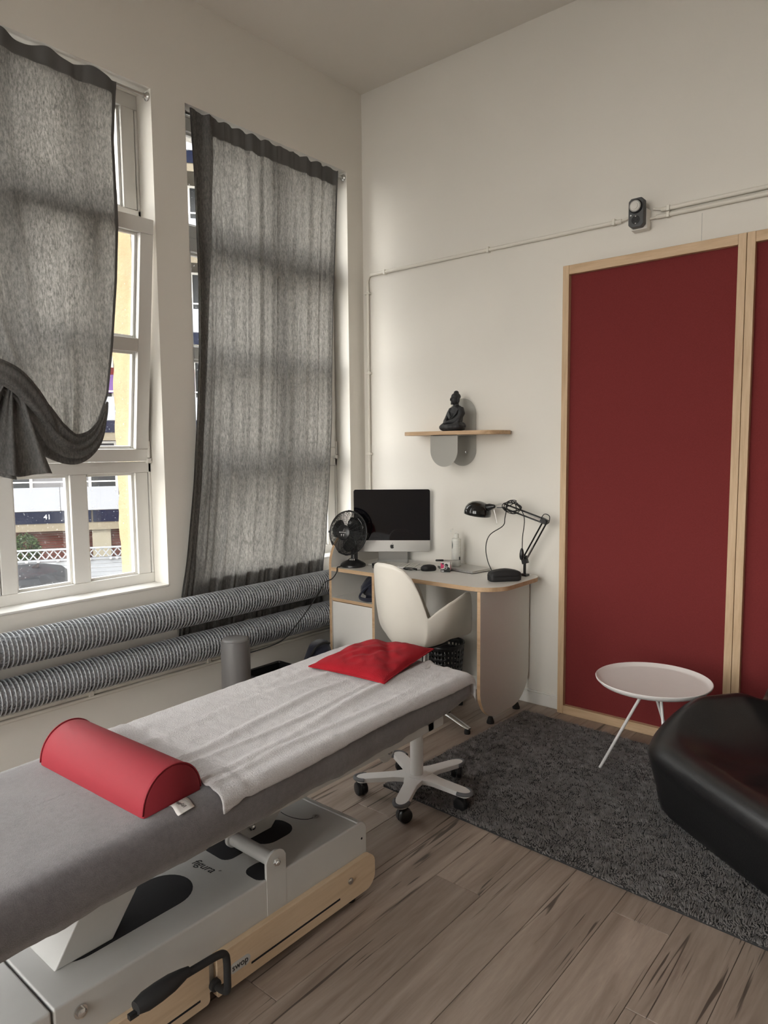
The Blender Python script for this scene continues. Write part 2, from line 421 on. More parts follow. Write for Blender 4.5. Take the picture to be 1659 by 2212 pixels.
def room():
    def fl(mb): mb.box(X0-.02, YR-.05, -.12, XR+.05, YB+.05, -.004)
    floor = part('floor', 'floor_wood', None, fl, kind='structure')
    # vinyl planks, laid along the window wall
    wdt, ln, gap = .1845, 1.22, .0007
    cache = {}
    def plank(L):
        k = round(L, 3)
        if k not in cache:
            mb = MB(); a, b = wdt/2-gap, k/2-gap; e = .0012
            lo = [(-a,-b,-.004),(a,-b,-.004),(a,b,-.004),(-a,b,-.004)]; mi = [(-a,-b,-e),(a,-b,-e),(a,b,-e),(-a,b,-e)]; hi = [(-a+e,-b+e,0),(a-e,-b+e,0),(a-e,b-e,0),(-a+e,b-e,0)]
            mb.rings([lo, mi, hi])
            o = build(mb, 'plank', 'floor_wood', floor, org=(0,0,0)); cache[k] = o; return o, True
        return cache[k], False
    x = X0+wdt/2; i = 0
    while x < 1.0:
        off = (-.2, .53, .12, .86, .33, .7)[i % 6]+.05*((i*7) % 3)
        y = -.9+off
        while y < YB:
            y1 = min(y+ln, YB)
            if y1-y > .05 and y1 > .35:
                o, new = plank(y1-y)
                if new: o.location = (x, (y+y1)/2, 0); WL[o.name] = Vector(o.location)
                else: dup(o, (x, (y+y1)/2, 0), floor)
            y += ln
        x += wdt; i += 1
    part('sky_blocker_storeys', 'cream_render', None, lambda mb: mb.box(XO, YR-.2, ZC+.3, 9, 14, 15.5), kind='structure')  # unseen mass added above to cut sky light on the opposite facade
    part('ceiling', 'ceiling_paint', None, lambda mb: mb.box(XO, YR-.2, ZC, XR+.2, YB+.3, ZC+.3), kind='structure')
    wb = part('wall_back', 'plaster', None, lambda mb: mb.box(X0-.02, YB, -.12, XR+.2, YB+.25, ZC), kind='structure')
    part('wall_right', 'plaster', None, lambda mb: mb.box(XR, YR, -.12, XR+.2, YB, ZC), kind='structure')
    def wr(mb):
        xs = [X0-.02]+[v for a in RWINS for v in a]+[XR+.2]
        for k in range(0, len(xs), 2): mb.box(xs[k], YR-.2, -.12, xs[k+1], YR, ZC)
        for a, b in RWINS: mb.box(a, YR-.2, -.12, b, YR, RS); mb.box(a, YR-.2, RH, b, YR, ZC)
    part('wall_rear', 'plaster', None, wr, kind='structure')
    def wl(mb):
        ys = [YR-.2]+[v for a in WINS for v in a]+[YB+.25]
        for k in range(0, len(ys), 2): mb.box(XO, ys[k], -.12, X0, ys[k+1], ZC)
        for a, b in WINS:
            mb.box(XO, a, -.12, X0, b, SILL-.012); mb.box(XO, a, HEAD, X0, b, ZC)
    wl_ = part('wall_left', 'plaster', None, wl, kind='structure')
    # rough yellow stone lining of the outer reveals
    for a, b in WINS[1:]:
        def js(mb, yy=b):
            def f(u, v):
                z = lerp(SILL, HEAD, v); nz = mnoise.noise(Vector((u*3, z*9, yy)))
                xx = lerp(-3.45, XO-.004+.012*mnoise.noise(Vector((z*14, yy, 2))), u); return (xx, yy-.012+.010*nz*(.3+u)-.03*u, z)
            mb.grid(f, 6, 90)
        part('stone_jamb', 'yellow_stone', wl_, js, smooth=60)
    # skirting
    def bb(mb):
        mb.box(X0+.30, YB-.016, 0, XR, YB, .07); mb.box(X0+.30, YB-.010, .07, XR, YB, .078)
    part('baseboard_back', 'white_paint', None, bb, kind='structure', bevel=.002)
    return wl_, wb
wall_left, wall_back = room()

def window(n, y0, y1, units, tilt=()):
    t = thing('window_%d' % n, None, None, (XF, (y0+y1)/2, SILL), kind='structure')
    D0, D1 = XF, XF-.075
    e = .016
    zb0, zb1, zt0, zt1, zs0, zs1, zu0, zu1 = SILL-.002, .846, 1.382, 1.440, 1.440, 2.650, 2.72, 3.212
    uw = (y1-y0-2*e)/units
    def fr(mb):
        mb.box(D0, y0, zb0, D1, y1, zb1); mb.box(D0, y0, zt0, D1, y1, zt1); mb.box(D0, y0, zs1+.003, D1, y1, zu0); mb.box(D0, y0, zu1, D1, y1, HEAD)
        mb.box(D0, y0, zb1, D1, y0+e, zu1); mb.box(D0, y1-e, zb1, D1, y1, zu1)
        for k in range(units):
            a = y0+e+k*uw; b = a+uw
            for (z0, z1) in ((zb1, zt0), (zu0, zu1)):
                mb.box(D0, a+.003, z0, D1, a+.072, z1); mb.box(D0, b-.075, z0, D1, b-.003, z1); mb.box(D0, (a+b)/2-.041, z0, D1, (a+b)/2+.041, z1)
    part('frame', 'white_paint', t, fr, bevel=.003, seg=1)
    def pane(par, a, b, z0, z1, x=-3.412):
        return part('pane', 'glass', par, lambda mb: mb.box(x-.002, a-.004, z0-.004, x+.002, b+.004, z1+.004))
    def beads(mb, a, b, z0, z1, x0=-3.385, x1=-3.408, wd=.013):
        mb.box(x0, a, z0, x1, a+wd, z1); mb.box(x0, b-wd, z0, x1, b, z1); mb.box(x0, a+wd, z0, x1, b-wd, z0+wd); mb.box(x0, a+wd, z1-wd, x1, b-wd, z1)
    bd = MB()
    for k in range(units):
        a = y0+e+k*uw; b = a+uw; c = (a+b)/2
        for (z0, z1) in ((zb1, zt0), (zu0, zu1)):
            for p, q in ((a+.072, c-.041), (c+.041, b-.075)): pane(t, p, q, z0, z1); beads(bd, p, q, z0, z1)
        # opening sash, two by two panes
        piv = Vector((D0, 0, zs0)); ang = R(6.4) if k in tilt else 0
        Mt = Matrix.Translation(piv) @ Matrix.Rotation(ang, 4, 'Y') @ Matrix.Translation(-piv)
        sb = MB(); sd = MB()
        A, B = a+.004, b-.004
        sb.box(D0+.012, A, zs0+.003, D1+.015, B, zs0+.066); sb.box(D0+.012, A, zs1-.072, D1+.015, B, zs1)
        sb.box(D0+.012, A, zs0+.066, D1+.015, A+.070, zs1-.072); sb.box(D0+.012, B-.072, zs0+.066, D1+.015, B, zs1-.072)
        zm = 2.032
        sb.box(D0+.012, A+.07, zm-.034, D1+.015, B-.072, zm+.034)
        sb.box(D0+.012, c-.040, zs0+.066, D1+.015, c+.040, zs1-.072)
        s = build(sb.xf(Mt), 'sash', 'white_paint', t, bevel=.003, seg=1)
        for (z0, z1) in ((zs0+.066, zm-.034), (zm+.034, zs1-.072)):
            for p, q in ((A+.07, c-.04), (c+.04, B-.072)):
                beads(sd, p, q, z0, z1); g = MB(); g.box(-3.404, p-.004, z0-.004, -3.400, q+.004, z1+.004); build(g.xf(Mt), 'pane', 'glass', s)
        build(sd.xf(Mt), 'glazing_bead', 'white_paint', s, bevel=.002, seg=1)
        h = MB(); yh = b-.001
        h.tube([(D0+.012, yh, 1.46), (D0+.012, yh, 1.545)], .009, 10); h.box(D0-.002, yh-.012, 1.430, D0+.022, yh+.010, 1.455)
        h.tube([(D0+.008, yh, 2.575), (D0+.008, yh, 2.65)], .008, 10)
        build(h, 'hinge', 'white_plastic', t, smooth=40)
    build(bd, 'glazing_bead', 'white_paint', t, bevel=.002, seg=1)
    def sl(mb): mb.box(XF, y0, SILL-.012, X0+.004, y1, SILL)
    part('sill', 'sill_paint', t, sl, bevel=.003)
    def os(mb): mb.box(D1, y0, SILL-.02, XO-.04, y1, SILL-.004)
    part('outer_sill', 'grey_steel', t, os)
    # daylight sampling aid: emits nothing
    pl = bpy.data.lights.new('daylight_portal', 'AREA'); pl.shape = 'RECTANGLE'; pl.size = HEAD-SILL; pl.size_y = y1-y0; pl.cycles.is_portal = True
    po = bpy.data.objects.new('daylight_portal', pl); COL.objects.link(po); po.location = (XO-.02, (y0+y1)/2, (SILL+HEAD)/2); po.rotation_euler = (0, R(-90), 0)
    return t
window(1, *WINS[1], 2, tilt=(1,))
window(2, *WINS[2], 1)
window(3, *WINS[0], 3)

def rear_fill_window(n, x0, x1):  # unseen opening added to brighten the room from the rear
    t = thing('window_%d' % n, None, None, ((x0+x1)/2, YR, RS), kind='structure'); ya, yb = YR-.15, YR-.09
    xm = (x0+x1)/2; zm = 2.3
    def fr(mb):
        mb.box(x0, ya, RS, x1, yb, RS+.06); mb.box(x0, ya, RH-.06, x1, yb, RH); mb.box(x0, ya, zm-.03, x1, yb, zm+.03)
        for p, q in ((x0, x0+.06), (xm-.04, xm+.04), (x1-.06, x1)): mb.box(p, ya, RS+.06, q, yb, RH-.06)
    part('frame', 'white_paint', t, fr, bevel=.003, seg=1)
    for p, q in ((x0+.06, xm-.04), (xm+.04, x1-.06)):
        for z0, z1 in ((RS+.06, zm-.03), (zm+.03, RH-.06)): part('pane', 'glass', t, lambda mb: mb.box(p-.004, YR-.122, z0-.004, q+.004, YR-.118, z1+.004))
    pl = bpy.data.lights.new('daylight_portal', 'AREA'); pl.shape = 'RECTANGLE'; pl.size = x1-x0; pl.size_y = RH-RS; pl.cycles.is_portal = True
    po = bpy.data.objects.new('daylight_portal', pl); COL.objects.link(po); po.location = (xm, YR-.21, (RS+RH)/2); po.rotation_euler = (R(90), 0, 0)
for i_, w_ in enumerate(RWINS): rear_fill_window(4+i_, *w_)

def room_door():
    t = thing('door_1', None, None, (XR, -1.0, 0), kind='structure')
    part('door_leaf', 'door_paint', t, lambda mb: mb.box(XR-.045, -1.45, .01, XR-.005, -.55, 2.03), bevel=.004)
    part('door_frame', 'white_paint', t, lambda mb: (mb.box(XR-.06, -1.53, 0, XR, -1.45, 2.11), mb.box(XR-.06, -.55, 0, XR, -.47, 2.11), mb.box(XR-.06, -1.45, 2.03, XR, -.55, 2.11)), bevel=.004)
    part('door_handle', 'black_plastic', t, lambda mb: (mb.tube([(XR-.045, -.62, 1.03), (XR-.10, -.62, 1.03), (XR-.10, -.75, 1.03)], .009, 8), mb.box(XR-.05, -.64, .93, XR-.045, -.60, 1.09)), smooth=40)
room_door()

# ------------------------------------------------------------------ heating pipes and wall services
def heating_pipe(z, label, y0=-1.95, y1=3.56):
    xc, pitch, r = -3.141, .0192, .0765
    t = thing('finned_heating_pipe', label, 'heating pipe', (xc, y0, z), 'finned heating pipes under the windows')
    part('core_tube', 'pipe_metal', t, lambda mb: mb.tube([(xc, y0, z), (xc, y1, z)], .0655, 28), smooth=50)
    # one fin: crimped disc with a rolled rim
    mb = MB(); n = 44; prof = [(.064, .0, 1.), (.067, .0, .95), (.0715, .0, .5), (r-.0025, .0, 0.), (r, .0016, 0.), (r+.0008, 0, 0), (r, -.0016, 0.), (r-.0025, -.0004, 0.)]
    rl = []
    for (rr, dy, cr_) in prof:
        rl.append([(rr*math.cos(2*PI*k/n), dy+cr_*.0088*(1 if k % 2 else -1), rr*math.sin(2*PI*k/n)) for k in range(n)])
    mb.rings(rl, cap1=False)
    f = build(mb, 'fin', 'pipe_fin', t, smooth=180, org=(0,0,0)); f.location = (xc, y0+.02, z)
    y = y0+.02+pitch
    k = 1
    while y < y1-.01:
        dup(f, (xc, y, z), t, (0, R(8.18*.5*k), 0)); y += pitch; k += 1
    def br(mb):
        for yy in (-1.5, -.5, .3, 1.02, 2.02, 3.02): mb.box(X0+.002, yy-.02, z-.02, xc-.05, yy+.02, z+.02); mb.box(X0+.002, yy-.025, z-.05, X0+.010, yy+.025, z+.05)
    part('bracket', 'pipe_metal', t, br, bevel=.002)
heating_pipe(.652, 'upper grey finned heating pipe running just below the window sills')
heating_pipe(.452, 'lower grey finned heating pipe near the floor, shaded by the pipe above')

def services():
    # conduits low on the window wall
    for z, r, lab in ((.337, .011, 'upper thin painted conduit low on the window wall'), (.312, .009, 'lower thin painted conduit low on the window wall')):
        t = thing('conduit', lab, 'conduit', (X0+.014, -2.0, z), 'conduits low on the window wall')
        part('tube', 'conduit', t, lambda mb: mb.tube([(X0+.014, -2.0, z), (X0+.014, 3.62, z)], r, 10), smooth=50)
        if z > .33:
            for yy in (1.62, 2.30, 3.3): part('clip', 'conduit', t, lambda mb: mb.box(X0+.001, yy-.012, z-.016, X0+.028, yy+.012, z+.016), bevel=.003)
    # conduit on the back wall
    yb = YB-.014; zz = 2.642
    t = thing('conduit', 'white conduit climbing the corner and running right to the timer socket', 'conduit', (-3.186, yb, .8))
    part('tube', 'conduit', t, lambda mb: mb.tube([(-3.186, yb, .78), (-3.186, yb, 2.585)], .0105, 10), smooth=50)
    part('bend', 'conduit', t, lambda mb: mb.tube(cr([(-3.186, yb, 2.57), (-3.184, yb, 2.605), (-3.168, yb, 2.634), (-3.13, yb, zz)], 6), .0075, 8), smooth=60)
    part('tube', 'conduit', t, lambda mb: mb.tube([(-3.155, yb, zz), (-1.46, yb, zz-.004)], .0105, 10), smooth=50)
    part('bend', 'conduit', t, lambda mb: mb.tube([(-1.47, yb, zz-.004), (-1.44, yb, zz), (-1.40, yb, zz+.012)], .006, 8), smooth=60)
    for z in (1.46, 2.0, 2.525): part('clip', 'conduit', t, lambda mb: mb.box(-3.205, YB-.001, z-.008, -3.165, YB-.028, z+.008), bevel=.003)
    for x in (-3.035, -2.25, -1.50): part('clip', 'conduit', t, lambda mb: mb.box(x-.008, YB-.001, zz-.018, x+.008, YB-.028, zz+.014), bevel=.003)
    for z, lab, x0 in ((2.652, 'upper of the two white conduits leaving the timer to the right', -1.262), (2.622, 'lower of the two white conduits leaving the timer to the right', -1.285)):
        t = thing('conduit', lab, 'conduit', (x0, yb, z), 'pair of conduits right of the timer')
        part('tube', 'conduit', t, lambda mb: mb.tube([(x0, yb, z), (XR-.01, yb, z-.006)], .0105, 10), smooth=50)
        part('tail', 'conduit', t, lambda mb: mb.tube([(x0+.01, yb, z), (x0-.04, yb, z+(.012 if z > 2.64 else -.002))], .006, 8), smooth=60)
        part('clip', 'conduit', t, lambda mb: mb.box(-1.235, YB-.001, z-.014, -1.219, YB-.028, z+.014), bevel=.003)
    part('crack', 'print_grey', wall_back, lambda mb: mb.box(-1.0745, YB-.0012, 2.45, -1.073, YB+.0005, 2.60))
    # socket box with the timer plugged in
    t = thing('wall_socket', 'white surface-mounted socket box behind the grey timer', 'socket', (-1.357, YB, 2.565))
    part('box', 'white_plastic', t, lambda mb: mb.prism(rrect(-1.398, 2.567, -1.316, 2.665, .006, 3), lambda a, b, c: (a, c, b), YB-.052, YB-.0005), bevel=.004)
    t = thing('plug_in_timer', 'grey plug-in timer with white dial on the back wall', 'timer', (-1.362, YB-.055, 2.575))
    yf = YB-.088
    def cham(x0, z0, x1, z1, c): return [(x0+c, z0), (x1-c, z0), (x1, z0+c), (x1, z1-c), (x1-c, z1), (x0+c, z1), (x0, z1-c), (x0, z0+c)]
    part('housing', 'timer_grey', t, lambda mb: mb.prism(cham(-1.398, 2.573, -1.322, 2.712, .013), lambda a, b, c: (a, c, b), yf, YB-.0525), bevel=.004)
    part('dial_ring', 'black_plastic', t, lambda mb: mb.lathe([(.033, 0), (.033, .008), (.028, .012)], (-1.360, yf-.0004, 2.670), (0,-1,0), 32), smooth=40)
    d = part('dial', 'dial_white', t, lambda mb: mb.lathe([(.0272, 0), (.0272, .003)], (-1.360, yf-.0125, 2.670), (0,-1,0), 32), smooth=40)
    def tk(mb):
        for k in range(48):
            a = 2*PI*k/48; u = Vector((math.cos(a), 0, math.sin(a))); mb.obox(Vector((-1.360, yf-.0157, 2.670))+u*.0245, u, (0,1,0), u.cross(Vector((0,1,0))), .0018, .0004, .0006)
    part('tick_marks', 'print_black', d, tk, kind='stuff')
    part('knob', 'dial_white', d, lambda mb: mb.lathe([(.016, 0), (.0155, .004), (.012, .005)], (-1.360, yf-.0156, 2.670), (0,-1,0), 24), smooth=40)
    s = part('socket_well', 'black_matte', t, lambda mb: mb.lathe([(.0205, 0), (.0205, .0012), (.0190, .0012), (.0185, .0004)], (-1.360, yf-.0006, 2.607), (0,-1,0), 28), smooth=40)
    part('contact_shade', 'shade_black', s, lambda mb: [mb.lathe([(.003, 0), (.003, .0008)], (-1.360+dx, yf-.0016, 2.607), (0,-1,0), 12) for dx in (-.0095, .0095)])  # dark discs on the face, painted shade instead of bored contacts
    part('earth_clip', 'steel', s, lambda mb: [mb.box(-1.363, yf-.004, 2.607+q-.002, -1.357, yf-.0006, 2.607+q+.002) for q in (-.017, .017)])
    part('marking', 'print_white', t, lambda mb: mb.lathe([(.004, 0), (.004, .0004)], (-1.385, yf-.0003, 2.632), (0,-1,0), 12))
    # low wall socket the fan cord runs to
    t = thing('wall_socket', 'small grey socket low on the window wall beside the bolster', 'socket', (X0+.02, 2.47, .33))
    part('plate', 'white_plastic', t, lambda mb: mb.box(X0+.0005, 2.40, .295, X0+.035, 2.50, .375), bevel=.006)
    part('plug', 'black_plastic', t, lambda mb: mb.lathe([(.019, 0), (.019, .018), (.012, .045), (.006, .05)], (X0+.036, 2.45, .335), (1,0,.1), 16), smooth=40)
services()

# ------------------------------------------------------------------ curtains
def curtain_rods():
    for y0, y1, lab in ((.52, 2.078, 'steel tension rod over the knotted curtain'), (2.276, 3.498, 'steel tension rod over the long straight curtain')):
        t = thing('curtain_rod', lab, 'curtain rod', (-3.266, (y0+y1)/2, 3.258), 'steel curtain rods')
        part('rod', 'steel', t, lambda mb: mb.tube([(-3.266, y0+.004, 3.250), (-3.266, y1-.004, 3.250)], .008, 12), smooth=50)
        for y, s in ((y0, 1), (y1, -1)): part('end_cap', 'steel', t, lambda mb: mb.lathe([(.021, .001), (.021, .006), (.012, .012), (.012, .022)], (-3.266, y, 3.250), (0, s, 0), 20), smooth=40)
curtain_rods()

def straight_curtain():
    zs = [3.258, 2.889, 2.411, 2.045, 1.674, 1.305, .937, .718, .50]
    yl = [2.300, 2.318, 2.322, 2.309, 2.272, 2.231, 2.178, 2.143, 2.12]
    yr = [3.412, 3.382, 3.345, 3.325, 3.297, 3.262, 3.222, 3.205, 3.185]
    xs = [-3.244, -3.246, -3.243, -3.238, -3.222, -3.216, -3.216, -3.2265, -3.2285]
    zz = zs[::-1]; L = yl[::-1]; Rr = yr[::-1]; X = xs[::-1]
    t = thing('curtain', 'long straight grey linen curtain covering the window beside the desk', 'curtain', (-3.22, 2.8, .5), 'grey linen curtains')
    ph = [random.uniform(0, 6.28) for _ in range(12)]
    def off(u, v):
        z = lerp(.50, 3.258, v); top = sm(.80, 1., v)
        y = u*1.1
        a = .0085*math.sin(2*PI*8*u+ph[0]+.5*math.sin(3*v))+.0065*math.sin(2*PI*13*u+ph[1]+v)+.0045*math.sin(2*PI*24*u+ph[2]-1.5*v)
        a *= (1-.45*top)
        a += top*.012*math.sin(2*PI*11*u+ph[3])*(.4+.6*(u < .2)*1.3)
        a += .012*math.exp(-((u-.13)/.05)**2)*math.sin(2*PI*v*1.3+1)*(1-top)      # heavier folds by the left edge
        a += top*(.018*math.exp(-((u-.09)/.022)**2)+.018*math.exp(-((u-.15)/.02)**2)-.010*math.exp(-((u-.12)/.012)**2))
        a = max(a, -.008 if z > 3.1 else -.016)
        if z < 1.5: a = max(a, -.011)
        if z < .90: a = max(min(a, lerp(.004, .012, sm(.75, .90, z))), -.005)
        return a
    def f(u, v):
        z = lerp(.50, 3.258, v); y = lerp(itp(z, zz, L), itp(z, zz, Rr), u)
        y += .006*math.sin(2*PI*9*u+ph[0]+1.2)
        z2 = z+(.012*abs(math.sin(2*PI*5.5*u+ph[3])) if v > .985 else 0)
        if v == 0: z2 += .01*math.sin(17*u)
        return (itp(z, zz, X)+off(u, v), y, z2)
    part('cloth', 'linen', t, lambda mb: mb.grid(f, 210, 90), smooth=180, recalc=False)
    part('fold', 'linen', t, lambda mb: mb.grid(lambda u, v: (lambda p: (p[0]+.010+.004*math.sin(9*u+4*v), p[1]+.004, p[2]-.004))(f(lerp(.0, .055+.075*v**5, u), v)), 24, 90), smooth=180, recalc=False)
    # header band (double cloth) and side hems
    part('header', 'linen_hem', t, lambda mb: mb.grid(lambda u, v: (lambda p: (p[0]+.0022, p[1], p[2]))(f(u, lerp(.968, 1., v))), 210, 5), smooth=180, recalc=False)
    for a, b in ((0, .014), (.986, 1.)):
        part('side_hem', 'linen_hem', t, lambda mb: mb.grid(lambda u, v: (lambda p: (p[0]+.002, p[1]+(.002 if a else -.002), p[2]))(f(lerp(a, b, u), v)), 2, 90), smooth=180, recalc=False)
straight_curtain()

def knotted_curtain():
    t = thing('curtain', 'grey linen curtain knotted up over the tilted window', 'curtain', (-3.15, 1.3, 1.4), 'grey linen curtains')
    zz = [1.40, 1.50, 1.59, 1.76, 2.0, 2.30, 2.54, 2.68, 2.97, 3.30]
    Rr = [1.50, 1.585, 1.653, 1.728, 1.771, 1.812, 1.836, 1.842, 1.866, 1.905]
    L = [1.32, 1.25, 1.18, 1.02, .85, .70, .62, .60, .56, .55]
    X = [-3.10, -3.115, -3.125, -3.140, -3.150, -3.160, -3.172, -3.182, -3.228, -3.244]
    uu = [0, .35, .50, .62, .70, .78, .86, .93, 1.0]; zb = [1.80, 1.77, 1.72, 1.64, 1.56, 1.49, 1.465, 1.470, 1.50]
    ph = [random.uniform(0, 6.28) for _ in range(8)]
    def f(u, v):
        b = itp(u, uu, zb); z = lerp(b, 3.258, v); y = lerp(itp(z, zz, L), itp(z, zz, Rr), u)
        low = 1-sm(1.5, 2.4, z); top = sm(3.0, 3.29, z)
        a = .006*math.sin(2*PI*8*u+ph[0]+1.0*v)+.004*math.sin(2*PI*14*u+ph[1]-v)+low*.009*math.sin(2*PI*11*u+ph[2])+top*.012*math.sin(2*PI*6.5*u+ph[3])
        a += .012*math.exp(-((u-.86-.05*v)/.03)**2)*(1-top)
        if 2.55 < z < 2.72: a = max(a*.4, -.002)
        if z > 3.1: a = max(a, -.007)
        zt = z+(.012*math.sin(2*PI*6.5*u+ph[3]+.8) if v > .97 else 0)
        return (itp(z, zz, X)+a, y, zt)
    part('drape', 'linen', t, lambda mb: mb.grid(f, 190, 100), smooth=180, recalc=False)
    part('header', 'linen_hem', t, lambda mb: mb.grid(lambda u, v: (lambda p: (p[0]+.0022, p[1], p[2]))(f(u, lerp(.958, 1., v))), 190, 5), smooth=180, recalc=False)
    part('side_hem', 'linen_hem', t, lambda mb: mb.grid(lambda u, v: (lambda p: (p[0]+.002, p[1]+.002, p[2]))(f(lerp(.985, 1., u), v)), 2, 100), smooth=180, recalc=False)
    def roll(path, rad, flat, folds, depth, n=72, ns=10, ph=0.):
        P = cr(path, ns); m = len(P); rl = []
        for i, p in enumerate(P):
            tt = (P[min(i+1, m-1)]-P[max(i-1, 0)]).normalized(); xx = Vector((1,0,0)); sd = tt.cross(xx).normalized(); xx = sd.cross(tt)
            k = i/(m-1); r = itp(k, np.linspace(0, 1, len(rad)), rad)
            rl.append([p+sd*(math.cos(a)*r*(1+depth*math.sin(folds*a+ph+2*k)))+xx*(math.sin(a)*r*flat*(1+depth*1.6*math.sin(folds*a+ph+2*k))) for a in [2*PI*q/n for q in range(n)]])
        mb = MB(); mb.rings(rl, cap0=True); return mb
    # cloth gathered up from the swag into the knot
    build(roll([(-3.132, 1.722, 1.725), (-3.122, 1.690, 1.640), (-3.105, 1.628, 1.550), (-3.090, 1.535, 1.508), (-3.078, 1.440, 1.545), (-3.064, 1.360, 1.645), (-3.055, 1.285, 1.735), (-3.05, 1.22, 1.775)],
               [.004, .016, .038, .060, .072, .066, .048, .035], .50, 9, .20), 'swag', 'linen', t, smooth=180)
    build(roll([(-3.045, 1.05, 1.845), (-3.012, 1.15, 1.835), (-2.998, 1.245, 1.795), (-3.012, 1.325, 1.725), (-3.035, 1.395, 1.640), (-3.06, 1.435, 1.575)],
               [.032, .043, .046, .040, .030, .016], .55, 6, .07, ph=1.), 'knot', 'linen', t, smooth=180)
    def tail(u, v):
        z = lerp(1.77, 1.392, v); y0 = lerp(1.225, 1.06, v**.8); y1 = lerp(1.285, 1.392, v**1.15); y = lerp(y0, y1, u)
        a = (.012+.012*v)*math.sin(2*PI*2.3*u+.6)+.006*math.sin(2*PI*5.5*u+2*v)
        return (-3.035+.012*v+a, y, z+v*(.035*(1-u)+.012*math.sin(8*u)))
    part('tail', 'linen', t, lambda mb: mb.grid(tail, 70, 40), smooth=180, recalc=False, solid=.003)
    def tail2(u, v):
        p = tail(lerp(-.12, .62, u), v); return (p[0]-.03, p[1], p[2]-.012*v)
    part('tail', 'linen', t, lambda mb: mb.grid(tail2, 40, 40), smooth=180, recalc=False, solid=.003)
knotted_curtain()

# ------------------------------------------------------------------ red panels on the back wall
def red_panel(x0, x1, label):
    t = thing('acoustic_panel', label, 'wall panel', ((x0+x1)/2, 3.62, 0), 'red fabric panels in oak frames')
    yf, yb, zt, sw = 3.596, YB-.0165, 2.458, .036
    part('fabric', 'red_cloth', t, lambda mb: mb.box(x0+sw-.002, yf+.028, .03, x1-sw+.002, yb, zt-.03))
    for a, b in ((x0+.0006, x0+sw), (x1-sw, x1-.0006)): part('stile', 'oak', t, lambda mb: mb.box(a, yf, 0.0, b, yb, zt), bevel=.0015, seg=1)
    part('rail', 'oak_x', t, lambda mb: mb.box(x0+sw, yf+.0005, zt-.048, x1-sw, yb, zt-.0005), bevel=.0015, seg=1)
    part('rail', 'oak_x', t, lambda mb: mb.box(x0+sw, yf+.0005, 0.0, x1-sw, yb, .048), bevel=.0015, seg=1)
red_panel(-1.762, -.8615, 'tall dark red fabric panel in oak frame behind the round table')
red_panel(-.8605, .04, 'dark red fabric panel in oak frame cut off by the right picture edge')

# ------------------------------------------------------------------ rug
def rug():
    c = Vector((-1.955, 2.300, 0)); a = R(-2.4); U = Vector((math.cos(a), math.sin(a), 0)); V = Vector((-math.sin(a), math.cos(a), 0))
    Lx, Ly = 2.15, 1.185
    t = thing('rug', 'dark grey shaggy rug under the round table and armchair', 'rug', c+U*Lx/2+V*Ly/2)
    part('backing', 'rug_back', t, lambda mb: mb.prism([(0,0),(Lx,0),(Lx,Ly),(0,Ly)], lambda p, q, h: c+U*p+V*q+Vector((0,0,h)), .0004, .009))
    sp = .0058
    nx, ny = int(Lx/sp), int(Ly/sp)
    gx, gy = np.meshgrid(np.arange(nx), np.arange(ny)); n = gx.size
    px = (gx.ravel()+.5)*sp+rng.normal(0, sp*.35, n); py = (gy.ravel()+.5)*sp+rng.normal(0, sp*.35, n)
    def vn(x, y, k, s):
        r = np.random.default_rng(s); g = r.uniform(-1, 1, (64, 64)); xi = x*k; yi = y*k; i = np.floor(xi).astype(int); j = np.floor(yi).astype(int); fx = xi-i; fy = yi-j
        fx = fx*fx*(3-2*fx); fy = fy*fy*(3-2*fy); q = lambda a, b: g[a % 64, b % 64]
        return (q(i,j)*(1-fx)+q(i+1,j)*fx)*(1-fy)+(q(i,j+1)*(1-fx)+q(i+1,j+1)*fx)*fy
    lx = .010*vn(px, py, 58, 1)+.0025*vn(px, py, 12, 2); ly = .010*vn(px, py, 58, 3)+.0025*vn(px, py, 12, 4)
    h = .017+.005*vn(px, py, 60, 5)+.001*vn(px, py, 9, 6)+rng.uniform(-.002, .002, n)
    ang = rng.uniform(0, 2*PI, n); w0 = .0042
    Vt = np.zeros((n, 4, 3))
    for k in range(3):
        Vt[:, k, 0] = px+w0*np.cos(ang+2*PI*k/3); Vt[:, k, 1] = py+w0*np.sin(ang+2*PI*k/3); Vt[:, k, 2] = .0065
    Vt[:, 3, 0] = px+lx; Vt[:, 3, 1] = py+ly; Vt[:, 3, 2] = h
    P = Vt.reshape(-1, 3); Wd = np.outer(P[:, 0], np.array(U))+np.outer(P[:, 1], np.array(V))+np.array(c); Wd[:, 2] = P[:, 2]
    ctr = Wd.mean(0); Wd -= ctr
    b = np.arange(n)*4; Fc = np.stack([np.stack([b, b+1, b+3], 1), np.stack([b+1, b+2, b+3], 1), np.stack([b+2, b, b+3], 1)], 1).reshape(-1, 3)
    me = bpy.data.meshes.new('pile'); me.vertices.add(len(Wd)); me.vertices.foreach_set('co', Wd.ravel())
    me.loops.add(Fc.size); me.loops.foreach_set('vertex_index', Fc.ravel().astype(np.int32)); me.polygons.add(len(Fc)); me.polygons.foreach_set('loop_start', np.arange(0, Fc.size, 3, dtype=np.int32))
    me.polygons.foreach_set('use_smooth', np.ones(len(Fc), dtype=bool)); me.update(calc_edges=True); me.materials.append(M_['rug_pile'])
    o = bpy.data.objects.new('pile', me); COL.objects.link(o); o.location = Vector(ctr); WL[o.name] = Vector(ctr); setparent(o, t); o['kind'] = 'stuff'
rug()

